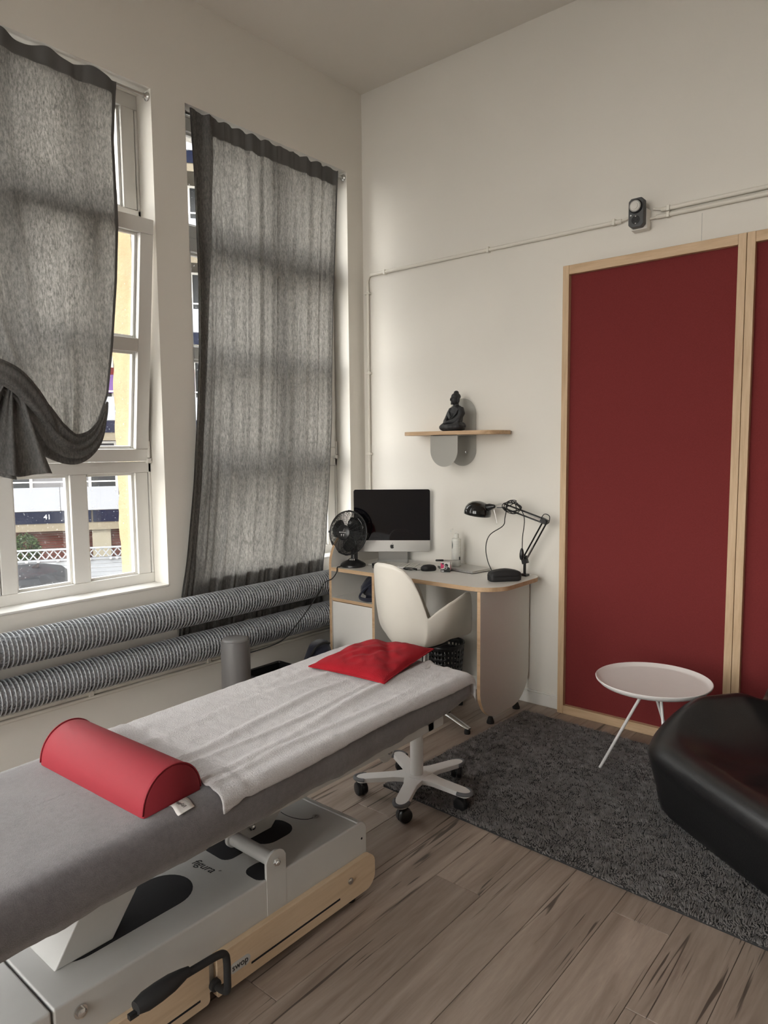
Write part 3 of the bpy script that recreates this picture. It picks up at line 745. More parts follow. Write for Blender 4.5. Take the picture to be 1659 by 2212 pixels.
# ------------------------------------------------------------------ massage table
def xr(y): return -1.415-.030*(y-.5)
def xl(y): return -2.045-.058*(y-.75)
BT = .622
def massage_table():
    t = thing('massage_table', 'massage table with grey plush cover, steel base and wooden side boards', 'massage table', (-1.75, 1.2, 0))
    y0, y1 = .26, 2.275
    # padded top in its plush cover
    ol = rrect(0, 0, .66, 2.0, .05, 6, .02)
    def mp(a, b, ins, z):
        A = .33+(a-.33)*(1-ins/.33); B = 1.0+(b-1.0)*(1-ins/1.0); y = lerp(y0, y1, B/2.0)
        return (lerp(xl(y), xr(y), A/.66), y, z)
    rl = []
    for ins, z, nz in ((.030, .500, 1.), (.006, .506, 1.), (-.004, .530, .5), (-.007, .555, .2), (-.004, .588, 0), (.006, .606, 0), (.020, .617, 0), (.045, .6215, 0), (.10, BT, 0), (.17, BT, 0), (.25, BT+.001, 0), (.31, BT+.001, 0)):
        g = []
        for k, (a, b) in enumerate(ol):
            s = a+b; q = nz*(.010*mnoise.noise(Vector((s*7, 1.3, 0)))+.005*mnoise.noise(Vector((s*23, 4, 0)))-.006*sm(1.3, .2, b)+.022*sm(1.7, 2.0, b))
            w_ = .004*mnoise.noise(Vector((a*14, b*6, z*9))) if ins < .02 else .0016*mnoise.noise(Vector((a*9, b*9, 1)))
            p = mp(a, b, ins+w_*(ins < .02), z+q); g.append((p[0], p[1], p[2]+(w_ if ins > .04 else 0)))
        rl.append(g)
    part('cushion', 'grey_plush', t, lambda mb: mb.rings(rl, cap0=True), smooth=180)
    # underframe
    part('underframe', 'grey_steel', t, lambda mb: (mb.box(-1.54, .5, .455, -1.50, 2.12, .49), mb.box(-2.02, .5, .455, -1.98, 2.12, .49), mb.box(-2.02, 2.02, .455, -1.5, 2.06, .49), mb.box(-2.02, .9, .455, -1.5, .94, .49)), bevel=.004)
    # base covers
    def pf(ya, yb, r): return [(ya, .042), (yb, .042), (yb, .262-r)]+[(yb-r+r*math.cos(a), .262-r+r*math.sin(a)) for a in [PI/2*k/6 for k in range(1, 6)]]+[(yb-r, .262), (ya, .262)]
    cov = part('base_cover', 'grey_steel', t, lambda mb: mb.prism(pf(.640, 1.690, .032), lambda a, b, c: (c, a, b), -1.99, -1.512), bevel=.006)
    part('base_cover', 'grey_steel', t, lambda mb: mb.prism([(.636, .042), (.636, .262), (.36, .262), (.30, .20), (.30, .042)], lambda a, b, c: (c, a, b), -1.99, -1.512), bevel=.006)
    part('end_plate', 'grey_steel', t, lambda mb: mb.prism([(1.6455, .2615), (1.648, .2655), (1.652, .2655), (1.6525, .2615)], lambda a, b, c: (c, a, b), -1.985, -1.517))
    # wooden side boards
    def board(ya, yb, r0, r1): return rrect(ya, .034, yb, .152, [r0, r1, r1*.8, r0*.3], 6)
    for (ya, yb, r0, r1) in ((1.060, 1.706, .004, .045), (.42, 1.036, .03, .012)):
        b = part('side_board', 'ash', t, lambda mb: mb.prism(board(ya, yb, r0, r1), lambda a, z, c: (c, a, z), -1.511, -1.490), bevel=.002)
        if ya > 1:
            def slot_shade(ys, ye, za, zb): return lambda mb: mb.obox((-1.4899, (ys+ye)/2, (za+zb)/2), (0, ye-ys, zb-za), (0, -(zb-za), ye-ys), (1,0,0), math.hypot(ye-ys, zb-za)/2, .0032, .0004)
            part('slot_shade', 'shade_black', b, slot_shade(1.175, 1.535, .066, .068)); part('slot_shade', 'shade_black', b, slot_shade(1.064, 1.095, .062, .062))  # dark strips on the board face standing for shaded grooves
            bd = part('badge', 'grey_steel', b, lambda mb: mb.prism(rrect(1.100, .072, 1.172, .102, .0149, 6), lambda a, z, c: (c, a, z), -1.492, -1.4893))
            text('badge_text', 'swop', .026, (-1.4889, 1.136, .088), (0, 1, 0), (0, 0, 1), 'print_black', b)
            part('bolt', 'steel', b, lambda mb: mb.lathe([(.0105, 0), (.0105, .003), (.008, .005)], (-1.4899, 1.584, .104), (1,0,0), 20), smooth=40)
        else:
            part('slot_shade', 'shade_black', b, lambda mb: mb.box(-1.4902, .60, .058, -1.4894, 1.005, .064))  # surface strip coloured as groove shade, nothing is cut in
    part('spacer', 'grey_steel', t, lambda mb: mb.box(-1.516, 1.03, .05, -1.505, 1.065, .148), bevel=.002)
    part('foot', 'black_rubber', t, lambda mb: mb.lathe([(.020, 0), (.022, .012), (.018, .04)], (-1.535, 1.625, 0), n=16), smooth=40)
    for x, y in ((-1.95, 1.625), (-1.535, .36), (-1.95, .36)):
        part('foot', 'black_rubber', t, lambda mb: mb.lathe([(.020, 0), (.022, .012), (.018, .045)], (x, y, 0), n=16), smooth=40)
    # cover openings, curved cut and holes: dark plates standing for their shade, small marks
    zt = .2623
    part('opening_shade', 'shade_black', cov, lambda mb: mb.prism(rrect(-1.775, .70, -1.615, 1.115, .0799, 8), lambda a, b, c: (a, b, c), zt-.003, zt+.0004))
    part('opening_shade', 'shade_black', cov, lambda mb: mb.prism(rrect(-1.80, 1.235, -1.675, 1.325, .03, 5), lambda a, b, c: (a, b, c), zt-.003, zt+.0004))
    part('opening_shade', 'shade_black', cov, lambda mb: mb.prism(rrect(-1.60, 1.235, -1.515, 1.315, .03, 5), lambda a, b, c: (a, b, c), zt-.003, zt+.0004))
    part('opening_shade', 'shade_black', cov, lambda mb: mb.prism(rrect(-1.76, 1.36, -1.645, 1.505, .05, 6), lambda a, b, c: (a, b, c), zt-.003, zt+.0004))
    part('curved_cut', 'shade_black', cov, lambda mb: mb.tube([(-1.74+.085*math.cos(a), 1.585+.05*math.sin(a), zt) for a in [R(-110)+R(125)*k/16 for k in range(17)]], .0012, 5))
    part('cam_lock', 'steel', cov, lambda mb: mb.lathe([(.012, 0), (.012, .002), (.006, .002), (.006, .0006)], (-1.655, 1.592, zt), n=20), smooth=40)
    part('hole_shade', 'shade_black', cov, lambda mb: (mb.lathe([(.003, 0), (.003, .0005)], (-1.70, 1.28, zt), n=10), mb.lathe([(.004, 0), (.004, .0005)], (-1.745, 1.247, zt), n=10)))
    part('hole_shade', 'shade_black', cov, lambda mb: mb.lathe([(.004, 0), (.004, .0008)], (-1.512, 1.664, .205), (1,0,0), 10))
    text('cover_text', 'figura\u00b4', .040, (-1.652, 1.186, zt+.0002), (1, .08, 0), (-.08, 1, 0), 'print_black', cov, .0002, shear=.25, align='RIGHT')
    part('bolt', 'chrome', cov, lambda mb: mb.lathe([(.016, 0), (.016, .004), (.011, .004), (.011, .012), (.005, .016)], (-1.512, .700, .222), (1,0,0), 18), smooth=40)
    # front lug, cross tube and lifting arms
    part('lug', 'grey_steel', t, lambda mb: mb.prism([(1.255, .150), (1.330, .150), (1.330, .308)]+[(1.2925+.0375*math.cos(a), .302+.034*math.sin(a)) for a in [PI*k/10 for k in range(1, 10)]]+[(1.255, .308)], lambda a, b, c: (c, a, b), -1.520, -1.5112), bevel=.001)
    part('cross_tube', 'grey_steel', t, lambda mb: mb.lathe([(.027, 0), (.027, .01), (.021, .012), (.021, .19), (.027, .192), (.027, .204)], (-1.5135, 1.2925, .300), (-1,0,0), 24), smooth=35)
    part('bolt', 'chrome', t, lambda mb: mb.lathe([(.013, 0), (.013, .003), (.009, .003), (.009, .010), (.004, .013)], (-1.5111, 1.2925, .300), (1,0,0), 6), bevel=.001)
    for xa in (-1.725, -1.86):
        part('lift_arm', 'grey_steel', t, lambda mb: mb.prism([(1.30, .25), (1.44, .25), (1.70, .50), (1.52, .50), (1.30, .33)], lambda a, b, c: (c, a, b), xa-.006, xa+.006), bevel=.002)
    part('bolt', 'chrome', t, lambda mb: mb.lathe([(.013, 0), (.013, .003), (.009, .003), (.009, .010), (.004, .013)], (-1.7188, 1.372, .300), (1,0,0), 6), bevel=.001)
    part('lift_arm', 'grey_steel', t, lambda mb: mb.prism([(.695, .2615), (.845, .2615), (1.03, .52), (.86, .52)], lambda a, b, c: (c, a, b), -1.765, -1.625), bevel=.004)
    part('hinge_plate', 'grey_steel', t, lambda mb: mb.prism([(1.80, .49), (1.97, .49), (1.955, .385), (1.925, .355), (1.895, .355), (1.85, .40)], lambda a, b, c: (c, a, b), -1.612, -1.604), bevel=.002)
    part('bolt', 'chrome', t, lambda mb: mb.lathe([(.011, 0), (.011, .003), (.007, .003), (.007, .009), (.003, .011)], (-1.6038, 1.922, .390), (1,0,0), 18), smooth=40)
    # pedal lever
    lv = part('pedal_lever', 'black_matte', t, lambda mb: (mb.tube(cr([(-1.487, 1.048, .083), (-1.452, 1.048, .085), (-1.432, 1.048, .095), (-1.430, 1.048, .125), (-1.430, 1.048, .175), (-1.430, 1.042, .198), (-1.430, 1.020, .208), (-1.430, .95, .213), (-1.430, .88, .2175)], 6), .0098, 12),
              mb.lathe([(.016, 0), (.016, .012), (.011, .016)], (-1.490, 1.048, .083), (1,0,0), 18)), smooth=50)
    def pad(mb):
        P = [(.935, .010, .010), (.915, .014, .016), (.885, .022, .020), (.85, .024, .022), (.815, .024, .021), (.790, .018, .014)]
        mb.rings([[(-1.430+hw*math.cos(2*PI*k/16), y, .2165+.004*(y-.85)/.1+hh*math.sin(2*PI*k/16)) for k in range(16)] for y, hw, hh in P], cap0=True)
        mb.box(-1.436, .772, .196, -1.424, .795, .208)
    part('pedal_pad', 'black_matte', lv, pad, smooth=50)
massage_table()

def towel():
    ym0, ym1 = 1.050, 2.275
    def ridge(x, y):
        n = 0.
        for (cx, sx, ph, amp, wd) in ((-1.56, .55, 0, .011, .018), (-1.72, .48, 1, .008, .020), (-1.88, .22, 2, .006, .022), (-1.50, .30, 3, .006, .014), (-1.98, .10, 4, .006, .03), (-1.64, .35, 5, .005, .012)):
            c = cx-sx*.22*(y-1.3)+.015*math.sin(6*y+ph); n += 1.1*amp*math.exp(-((x-c)/wd)**2)*(.35+.65*abs(math.sin(2.1*y+ph*1.7)))
        return n
    def f(u, v):
        y = lerp(ym0, ym1+.075, v); yc = min(y, ym1-.03)
        e0, e1 = xl(yc)+.028, xr(yc)-.028
        s = lerp(e0-.045-.15, e1+.050+.006*math.sin(9*v)+.018*sm(.06, 0, v), u)
        rr = .030; z = BT+.0045; x = s
        def wrap(d):
            a = min(d/rr, PI/2); return rr*math.sin(a), rr*(1-math.cos(a))+max(0, d-rr*PI/2)
        if s > e1: q, dz = wrap(s-e1); x = e1+q; z -= dz
        elif s < e0: q, dz = wrap(e0-s); x = e0-q; z -= dz
        yy = y
        if y > ym1-.03:
            q, dz = wrap(y-(ym1-.03)); yy = ym1-.03+q; z -= dz
        ins = sm(e0-.02, e0+.06, s)*sm(e1+.03, e1-.03, s)
        z += ridge(x, y)*(.25+.75*ins)+.0018*mnoise.noise(Vector((x*30, y*30, 0)))+.0045*mnoise.noise(Vector((x*9-y*3, y*4.5, 2)))*ins
        b = y-ym0
        if b < .085: z += .0016*(1+math.sin(2*PI*s/.0125))*sm(.085, .07, b)*sm(0, .01, b)
        if .085 < b < .115: z -= .0015
        yy += .010*mnoise.noise(Vector((s*6, 0, 3)))*(v < .2)
        off = .0045 if (s > e1 or s < e0) else 0
        return (x+(off if s > e1 else -off), yy+(.0045 if y > ym1 else 0), z)
    mb = MB(); mb.grid(f, 190, 260)
    o = build(mb, 'towel', 'terry', None, smooth=180, recalc=False, solid=.004)
    props(o, 'white terry towel spread over the massage table', 'towel')
towel()

def pillow():
    C = [Vector((-1.992, 1.895, .640)), Vector((-1.632, 1.930, .638)), Vector((-1.690, 2.315, .668)), Vector((-1.985, 2.235, .670))]
    t = thing('pillow', 'flat red velour pillow at the far end of the massage table', 'pillow', (-1.83, 2.09, .64))
    def base(s, q):
        a, b = (s+1)/2, (q+1)/2
        # pinched corners and slightly bowed sides
        k = .035; a2 = .5+(a-.5)*(1-k*(1-(2*b-1)**2)); b2 = .5+(b-.5)*(1-k*(1-(2*a-1)**2))
        p = (C[0]*(1-a2)+C[1]*a2)*(1-b2)+(C[3]*(1-a2)+C[2]*a2)*b2
        return p
    def face(sgn):
        def f(u, v):
            s, q = 2*u-1, 2*v-1; p = base(s, q); th = (max(0, (1-s*s))**.45)*(max(0, (1-q*q))**.45)
            n = .009*mnoise.noise(Vector((s*2.2, q*2.2, 1)))+.004*mnoise.noise(Vector((s*5, q*5, 4)))-.006*math.exp(-((s*.6+q*.5-.25)/.10)**2)
            h = (.046+n*1.6)*th if sgn > 0 else -.010*th
            return (p.x, p.y, p.z+h)
        return f
    mb = MB(); mb.grid(face(1), 48, 48); mb.grid(lambda u, v: face(-1)(1-u, v), 48, 48)
    build(mb, 'cover', 'red_plush', t, smooth=180, recalc=False)
    P = [base(*q) for q in [(-1+2*k/24, -1) for k in range(24)]+[(1, -1+2*k/24) for k in range(24)]+[(1-2*k/24, 1) for k in range(24)]+[(-1, 1-2*k/24) for k in range(24)]]
    part('seam', 'red_plush', t, lambda mb: mb.tube([p+Vector((0,0,.001)) for p in P], .0032, 6, closed=True), smooth=180)
pillow()

def half_bolster():
    o = Vector((-1.978, .838, BT+.001)); a = Vector((.999, .042, 0)); b = Vector((-.12, .993, 0)).normalized(); L, wd, hh = .497, .182, .098
    t = thing('half_round_bolster', 'red vinyl half-round bolster lying across the massage table', 'bolster', o+a*L/2+b*wd/2)
    prof = [(0, 0), (.0, .006)]+[(wd/2-wd/2*math.cos(q), hh*math.sin(q)**.92) for q in [PI*k/28 for k in range(2, 27)]]+[(wd, .006), (wd, 0)]
    n = len(prof); rl = []
    for s, ins in ((0, .006), (.004, .0015), (.012, 0), (L/2, 0), (L-.012, 0), (L-.004, .0015), (L, .006)):
        rl.append([o+a*s+b*(wd/2+(p-wd/2)*(1-ins/(wd/2)))+Vector((0,0,q*(1-ins/hh))) for p, q in prof])
    part('body', 'red_vinyl', t, lambda mb: mb.rings(rl, cap0=True), smooth=50)
    for s in (.003, L-.003):
        part('piping', 'red_vinyl', t, lambda mb: mb.tube([o+a*s+b*p+Vector((0,0,q)) for p, q in prof[1:-1]], .0022, 6), smooth=180)
    e = o+a*(L+.002)+b*.075
    tg = lambda u, v: e+a*(v*.050)+b*(u*.052-.010*v)+Vector((0,0,.001+.005*math.sin(v*5)*(1-.3*u)))
    tag = part('care_tag', 'label_white', t, lambda mb: mb.grid(tg, 4, 12), smooth=180, solid=.0006, recalc=False)
    text('tag_text', 'ERylife', .0135, e+a*.027+b*.017+Vector((0,0,.0066)), -a, -b, 'print_black', tag, .0002)
    part('tag_line', 'print_grey', tag, lambda mb: [mb.obox(e+a*(.028)+b*(.032+.006*k)+Vector((0,0,.0068)), a, b, (0,0,1), .017-.003*k, .0008, .0002) for k in range(2)])
half_bolster()

# ------------------------------------------------------------------ stool under the head end
def stool():
    c = Vector((-1.792, 2.331, 0))
    t = thing('swivel_stool', 'white five-star stool on black casters under the head end of the massage table', 'stool', c)
    part('post', 'white_enamel', t, lambda mb: mb.lathe([(.0285, .095), (.0285, .36), (.022, .362), (.022, .40)], c, n=24), smooth=40)
    def seat(mb): mb.lathe([(.02, .395), (.135, .397), (.150, .410), (.152, .430), (.143, .446), (.11, .452), (.0, .454)], c, n=32)
    part('seat', 'grey_vinyl', t, seat, smooth=60)
    def star(mb):
        for k in range(5):
            a = R(-68+72*k); u = Vector((math.cos(a), math.sin(a), 0)); v = Vector((-u.y, u.x, 0))
            for h0, h1, w0, w1 in ((.088, .100, .046, .030),):
                P = [(0, -w0), (.05, -w0*.9), (.10, -w1), (.235, -w1*.93)]+[(.235+.026*math.sin(q), -.028*math.cos(q)) for q in [PI*j/8 for j in range(1, 8)]]+[(.235, w1*.93), (.10, w1), (.05, w0*.9), (0, w0)]
                mb.prism(P, lambda p, q, h: c+u*p+v*q+Vector((0,0,h-.012*max(0, (p-.06)/.2))), h0-.008, h1)
        mb.lathe([(.04, .070), (.05, .085), (.05, .1005), (.0, .101)], c, n=20)
    sb = part('star_base', 'white_enamel', t, star, bevel=.002)
    # one caster, shared by all five
    def whl(mb):
        mb.lathe([(.0, -.0245), (.018, -.0245), (.026, -.022), (.0295, -.016), (.0295, -.006), (.026, -.004), (.0, -.004)], (.014, 0, .0298), (0,1,0), 24, cap=False)
        mb.lathe([(.0, .0245), (.018, .0245), (.026, .022), (.0295, .016), (.0295, .006), (.026, .004), (.0, .004)], (.014, 0, .0298), (0,1,0), 24, cap=False)
    def hood(mb):
        mb.rings([[(.014+r*math.cos(q), y, .0298+r*math.sin(q)) for q in [R(20)+R(190)*k/14 for k in range(15)]]+[(.014+.018*math.cos(q), y, .0298+.018*math.sin(q)) for q in [R(210)-R(190)*k/6 for k in range(7)]] for y, r in ((-.0035, .031), (.0035, .031))], cap0=True)
        mb.lathe([(.011, .05), (.011, .066)], (0,0,0), n=12)
    first = None
    for k in range(5):
        a = R(-68+72*k); u = Vector((math.cos(a), math.sin(a), 0)); p = c+u*.235
        z0 = .019 if (p.y > 2.36 and k in (1, 2)) else .0
        dx = -.014*math.cos(a+.6)
        p = p+Vector((0, 0, z0))
        part('arm_tip', 'grey_rubber', sb, lambda mb: mb.tube([c+u*(.222+.045*math.sin(q))+Vector((-u.y, u.x, 0))*(-.031*math.cos(q))+Vector((0,0,.0835)) for q in [PI*j/10-.1 for j in range(0, 11)]], .0085, 8), smooth=60)
        part('stem', 'chrome', t, lambda mb: mb.lathe([(.007, .048+z0), (.007, .08)], c+u*.235, n=10), smooth=40)
        rz = a+2.4+.7*k
        if first is None:
            mb = MB(); hood(mb); h = build(mb, 'caster', 'black_plastic', t, smooth=40, org=(0,0,0)); mb = MB(); whl(mb); w_ = build(mb, 'wheel', 'black_plastic', h, smooth=40, org=(0,0,0)); first = (h, w_)
            h.location = p; h.rotation_euler = (0,0,rz); w_.parent = h; w_.matrix_parent_inverse = Matrix.Identity(4); w_.location = (0,0,0)
        else:
            h = dup(first[0], p, t, (0,0,rz)); w2 = first[1].copy(); COL.objects.link(w2); w2.parent = h; w2.matrix_parent_inverse = Matrix.Identity(4); w2.location = (0,0,0)
stool()

# ------------------------------------------------------------------ round side table
def side_table():
    c = Vector((-1.063, 3.108, 0))
    t = thing('round_side_table', 'round white tray-top side table on thin splayed rod legs', 'side table', c)
    part('tray_top', 'table_white', t, lambda mb: mb.lathe([(.0, .424), (.12, .425), (.19, .431), (.228, .444), (.2435, .459), (.2455, .466), (.243, .468), (.2375, .4655), (.226, .457), (.210, .4535), (.0, .4525)], c, n=72, cap=False), smooth=50)
    for k in range(3):
        a = R(192+120*k); u = Vector((math.cos(a), math.sin(a), 0)); b = R(192+120*k+40); w_ = Vector((math.cos(b), math.sin(b), 0))
        part('leg', 'white_enamel', t, lambda mb: mb.tube([c+w_*.035+Vector((0,0,.428)), c+u*(.222 if k == 0 else .19)+Vector((0,0,.010))], .0068, 12), smooth=50)
side_table()

# ------------------------------------------------------------------ black armchair
def armchair():
    d1 = Vector((.81, -.586, 0)).normalized(); d2 = Vector((.586, .81, 0)).normalized(); C1 = Vector((-1.030, 2.775, 0)); Wd, Dp = .92, .86
    t = thing('armchair', 'low black leather armchair at the right picture edge', 'armchair', C1+d1*Wd/2+d2*Dp/2)
    def hgt(a, b):
        h = .345+.018*math.exp(-((b-.06)/.10)**2)-.028*math.exp(-(((a-.45)/.28)**2+((b-.36)/.25)**2))
        for ac in (.075, Wd-.075): h += .150*math.exp(-((a-ac)/.12)**2)*sm(.02, .30, b)*(1-.35*sm(.42, .62, b))
        h += .36*sm(.60, .78, b)
        h += .006*math.sin(38*(a+.35*b)+2*math.sin(9*b))*sm(.10, .2, b)*sm(.02, .16, a)*(b < .5)
        return h
    ol = rrect(0, 0, Wd, Dp, .17, 10, .025)
    def pos(a, b, z, sh): return C1+d1*a+d2*(b+sh)+Vector((0,0,z))
    rl = []
    for ins, fz, sh in ((.022, .022, .050), (.006, .06, .046), (.002, .14, .034), (.000, .21, .016), (-.004, .25, .004), (-.004, None, -.075), (.004, None, -.048), (.020, None, -.026), (.045, None, -.010), (.08, None, -.002)):
        g = []
        for a, b in ol:
            A = Wd/2+(a-Wd/2)*(1-ins/(Wd/2)); B = Dp/2+(b-Dp/2)*(1-ins/(Dp/2)); h = hgt(min(max(A, .05), Wd-.05), min(max(B, .05), Dp-.05))
            s = sh*sm(.5, .0, B) if fz is not None else 0
            z = fz if fz is not None else h+sh
            if fz is not None and fz > .1: z = fz*(1+(h/.345-1)*sm(.1, .3, fz))
            g.append(pos(A, B, z, s))
        rl.append(g)
    for k in (.80, .64, .48, .32, .18, .07):
        rl.append([pos(Wd/2+(a-Wd/2)*k, Dp/2+(b-Dp/2)*k, hgt(Wd/2+(a-Wd/2)*k, Dp/2+(b-Dp/2)*k), 0) for a, b in ol])
    part('body', 'leather', t, lambda mb: mb.rings(rl, cap0=True), smooth=180, sub=1)
    def seam(mb):
        mb.tube([pos(a, .012, .296, .0) for a in [Wd*.12+Wd*.76*k/24 for k in range(25)]], .0025, 6)
    part('seam', 'leather', t, seam, smooth=180)
armchair()

# ------------------------------------------------------------------ desk
DZ = .766
def desk():
    t = thing('desk', 'white plywood-edged desk with open compartment against the back wall', 'desk', (-2.47, 3.37, 0))
    yf, yb = 3.10, YB-.0175
    LM = ['laminate', 'ply_edge']
    xy = lambda a, b, c: (a, b, c); yz = lambda a, b, c: (c, a, b); xz = lambda a, b, c: (a, c, b)
    part('desktop', LM, t, lambda mb: mb.prism(rrect(-3.0415, yf, -1.868, yb, [.0, .17, .10, 0], 14), xy, DZ-.0225, DZ, 0, 1))
    # left side panel with rounded upper front corner
    P = [(yf, .03), (yb, .03), (yb, 1.0)]+[(3.335-.235*math.sin(q), .775+.225*math.cos(q)) for q in [PI/2*k/16 for k in range(17)]]
    part('side_panel', LM, t, lambda mb: mb.prism(P, yz, -3.062, -3.042, 0, 1))
    part('divider', LM, t, lambda mb: mb.prism(rrect(yf+.002, .03, yb, DZ-.023, 0), yz, -2.712, -2.693, 0, 1))
    part('shelf', LM, t, lambda mb: mb.prism(rrect(-3.0415, yf+.004, -2.7125, yb-.02, 0), xy, .558, .576, 0, 1))
    part('cabinet_door', LM, t, lambda mb: mb.prism(rrect(-3.039, .045, -2.7145, .553, 0), xz, yf+.006, yf+.024, 0, 1))
    part('cabinet_floor', LM, t, lambda mb: mb.prism(rrect(-3.0415, yf+.03, -2.7125, yb-.02, 0), xy, .045, .063, 0, 1))
    part('back_panel', LM, t, lambda mb: mb.prism(rrect(-3.0415, .44, -1.982, DZ-.023, 0), xz, yb-.019, yb-.001, 0, 1))
    part('side_panel', LM, t, lambda mb: mb.prism(rrect(yf+.004, .032, yb, DZ-.023, [.175, .19, 0, 0], 14), yz, -1.981, -1.961, 0, 1))
    for y in (3.225, 3.505):
        part('foot', 'black_rubber', t, lambda mb: mb.lathe([(.021, 0), (.021, .008), (.012, .034), (.0, .036)], (-1.971, y, 0), n=18), smooth=50)
    for x in (-3.03, -2.703):
        for y in (3.16, 3.58): part('foot', 'black_rubber', t, lambda mb: mb.lathe([(.018, 0), (.012, .03)], (x, y, 0), n=14), smooth=50)
desk()

def navy_bundle():
    c = Vector((-2.825, 3.33, .577))
    rl = []
    n = 40
    for k in range(12):
        v = k/11; r = math.sin(PI*(.13+.87*v)*.96)**.6 if v > 0 else .75
        g = []
        for i in range(n):
            a = 2*PI*i/n; q = 1+.13*mnoise.noise(Vector((math.cos(a)*1.6, math.sin(a)*1.6, v*2.4)))+.06*mnoise.noise(Vector((math.cos(a)*5, math.sin(a)*5, v*6)))
            g.append((c.x+.100*r*q*math.cos(a), c.y+.165*r*q*math.sin(a), c.z+.0008+.150*v*(1+.1*mnoise.noise(Vector((a, 2, 3))))))
        rl.append(g)
    t = thing('cloth_bundle', 'crumpled navy cloth bundle inside the desk compartment', 'cloth', c)
    part('bundle', 'navy_cloth', t, lambda mb: mb.rings(rl, cap0=True), smooth=180)
    part('strap', 'navy_cloth', t, lambda mb: mb.tube(cr([(c.x+.07, c.y-.06, .70), (c.x+.02, c.y-.16, .66), (c.x-.02, c.y-.19, .60), (c.x+.05, c.y-.205, .590), (c.x+.095, c.y-.16, .592)], 8), .012, 8, sq=.5), smooth=180)
navy_bundle()

# ------------------------------------------------------------------ swivel chair at the desk
def chair():
    c = Vector((-2.340, 3.050, 0)); rz = R(-9); cb = Vector((-2.285, 3.055, 0))
    cs, sn = math.cos(rz), math.sin(rz)
    def w(a, f, z): return c+Vector((a*cs-f*sn, a*sn+f*cs, z))
    t = thing('swivel_chair', 'cream plastic shell chair with flared arms pulled up to the desk', 'chair', c)
    TH = [0, 15, 30, 42, 51, 57, 60.5, 63, 68, 76, 90, 104, 118, 129, 137, 144, 156, 180]
    HH = [.895, .891, .868, .815, .735, .662, .612, .612, .628, .652, .682, .704, .718, .712, .675, .585, .465, .452]
    def shell(mb):
        ths = sorted(set([180*i/44 for i in range(45)]+[54, 59, 60.5, 62, 63, 65, 126, 129]))
        full = [-q for q in ths[::-1] if 0 < q]+ths[:-1]
        def P(th, v):
            q = abs(th); h = itp(q, TH, HH); z = .432+(h-.432)*v**1.25; k = 1-(1-v)**2.6
            lean = 1+.20*max(0, (z-.6))*(q < 61)
            a_ = lerp(.130, .228, k)*(1+.10*sm(64, 100, q)*v); b_ = lerp(.130, .222, k)*lean
            sx_ = math.sin(R(th))
            if q > 90: b_ = lerp(.150, .300, k); sx_ = math.copysign(abs(sx_)**.55, sx_)
            return w(a_*sx_, -b_*math.cos(R(th)), z)
        rl = [[P(th, 0)*k+(c+Vector((0, 0, .430)))*(1-k) for th in full] for k in (.05, .5)]+[[P(th, j/22) for th in full] for j in range(23)]
        mb.rings(rl, cap0=True, cap1=False)
    part('shell', 'chair_shell', t, shell, smooth=180, solid=.007, recalc=True)
    part('mechanism', 'black_plastic', t, lambda mb: mb.obox(w(.0, .03, .415), (cs, sn, 0), (-sn, cs, 0), (0,0,1), .09, .13, .016), bevel=.008)
    part('column', 'chrome', t, lambda mb: mb.lathe([(.045, .075), (.05, .09), (.03, .12), (.026, .25), (.02, .255), (.02, .40)], cb, n=20), smooth=40)
    for k in range(4):
        a = R(-6+90*k); u = Vector((math.cos(a), math.sin(a), 0)); v = Vector((-u.y, u.x, 0))
        lg = part('base_leg', 'chrome', t, lambda mb: mb.rings([[cb+u*p+v*hw*math.cos(q)+Vector((0,0,z+hh*math.sin(q))) for q in [2*PI*j/12 for j in range(12)]] for p, hw, hh, z in ((.03, .026, .018, .090), (.12, .023, .015, .078), (.22, .020, .011, .052), (.30, .017, .007, .032), (.315, .012, .004, .030))], cap0=True), smooth=50)
        part('leg_sleeve', 'black_plastic', lg, lambda mb: mb.rings([[cb+u*p+v*hw*math.cos(q)+Vector((0,0,z+hh*math.sin(q))) for q in [2*PI*j/14 for j in range(14)]] for p, hw, hh, z in ((.02, .030, .028, .098), (.10, .029, .027, .090), (.155, .027, .024, .080), (.165, .02, .018, .078))], cap0=True), smooth=50)
        part('glide', 'black_rubber', lg, lambda mb: mb.lathe([(.016, 0), (.017, .012), (.012, .027)], cb+u*.298, n=16), smooth=40)
chair()

def basket():
    c = Vector((-2.452, 3.475, 0)); t = thing('waste_basket', 'black perforated waste basket under the desk', 'waste basket', c)
    def wall(mb):
        n, m = 60, 20
        P = lambda i, j: (c.x+(.095+.025*j/m)*math.cos(2*PI*i/n), c.y+(.095+.025*j/m)*math.sin(2*PI*i/n), .004+.31*j/m)
        b = len(mb.v)
        for j in range(m+1):
            for i in range(n): mb.v.append(P(i, j))
        for j in range(m):
            for i in range(n):
                if i % 2 == 0 and j % 2 == 1 and 2 < j < 19: continue
                mb.f.append((b+j*n+i, b+j*n+(i+1) % n, b+(j+1)*n+(i+1) % n, b+(j+1)*n+i)); mb.m.append(0)
        mb.f.append(tuple(b+i for i in range(n))); mb.m.append(0)
    part('wall', 'black_plastic', t, wall, smooth=40, solid=.003)
    part('rim', 'black_plastic', t, lambda mb: mb.tube([(c.x+.121*math.cos(2*PI*i/48), c.y+.121*math.sin(2*PI*i/48), .315) for i in range(48)], .005, 8, closed=True), smooth=60)
basket()

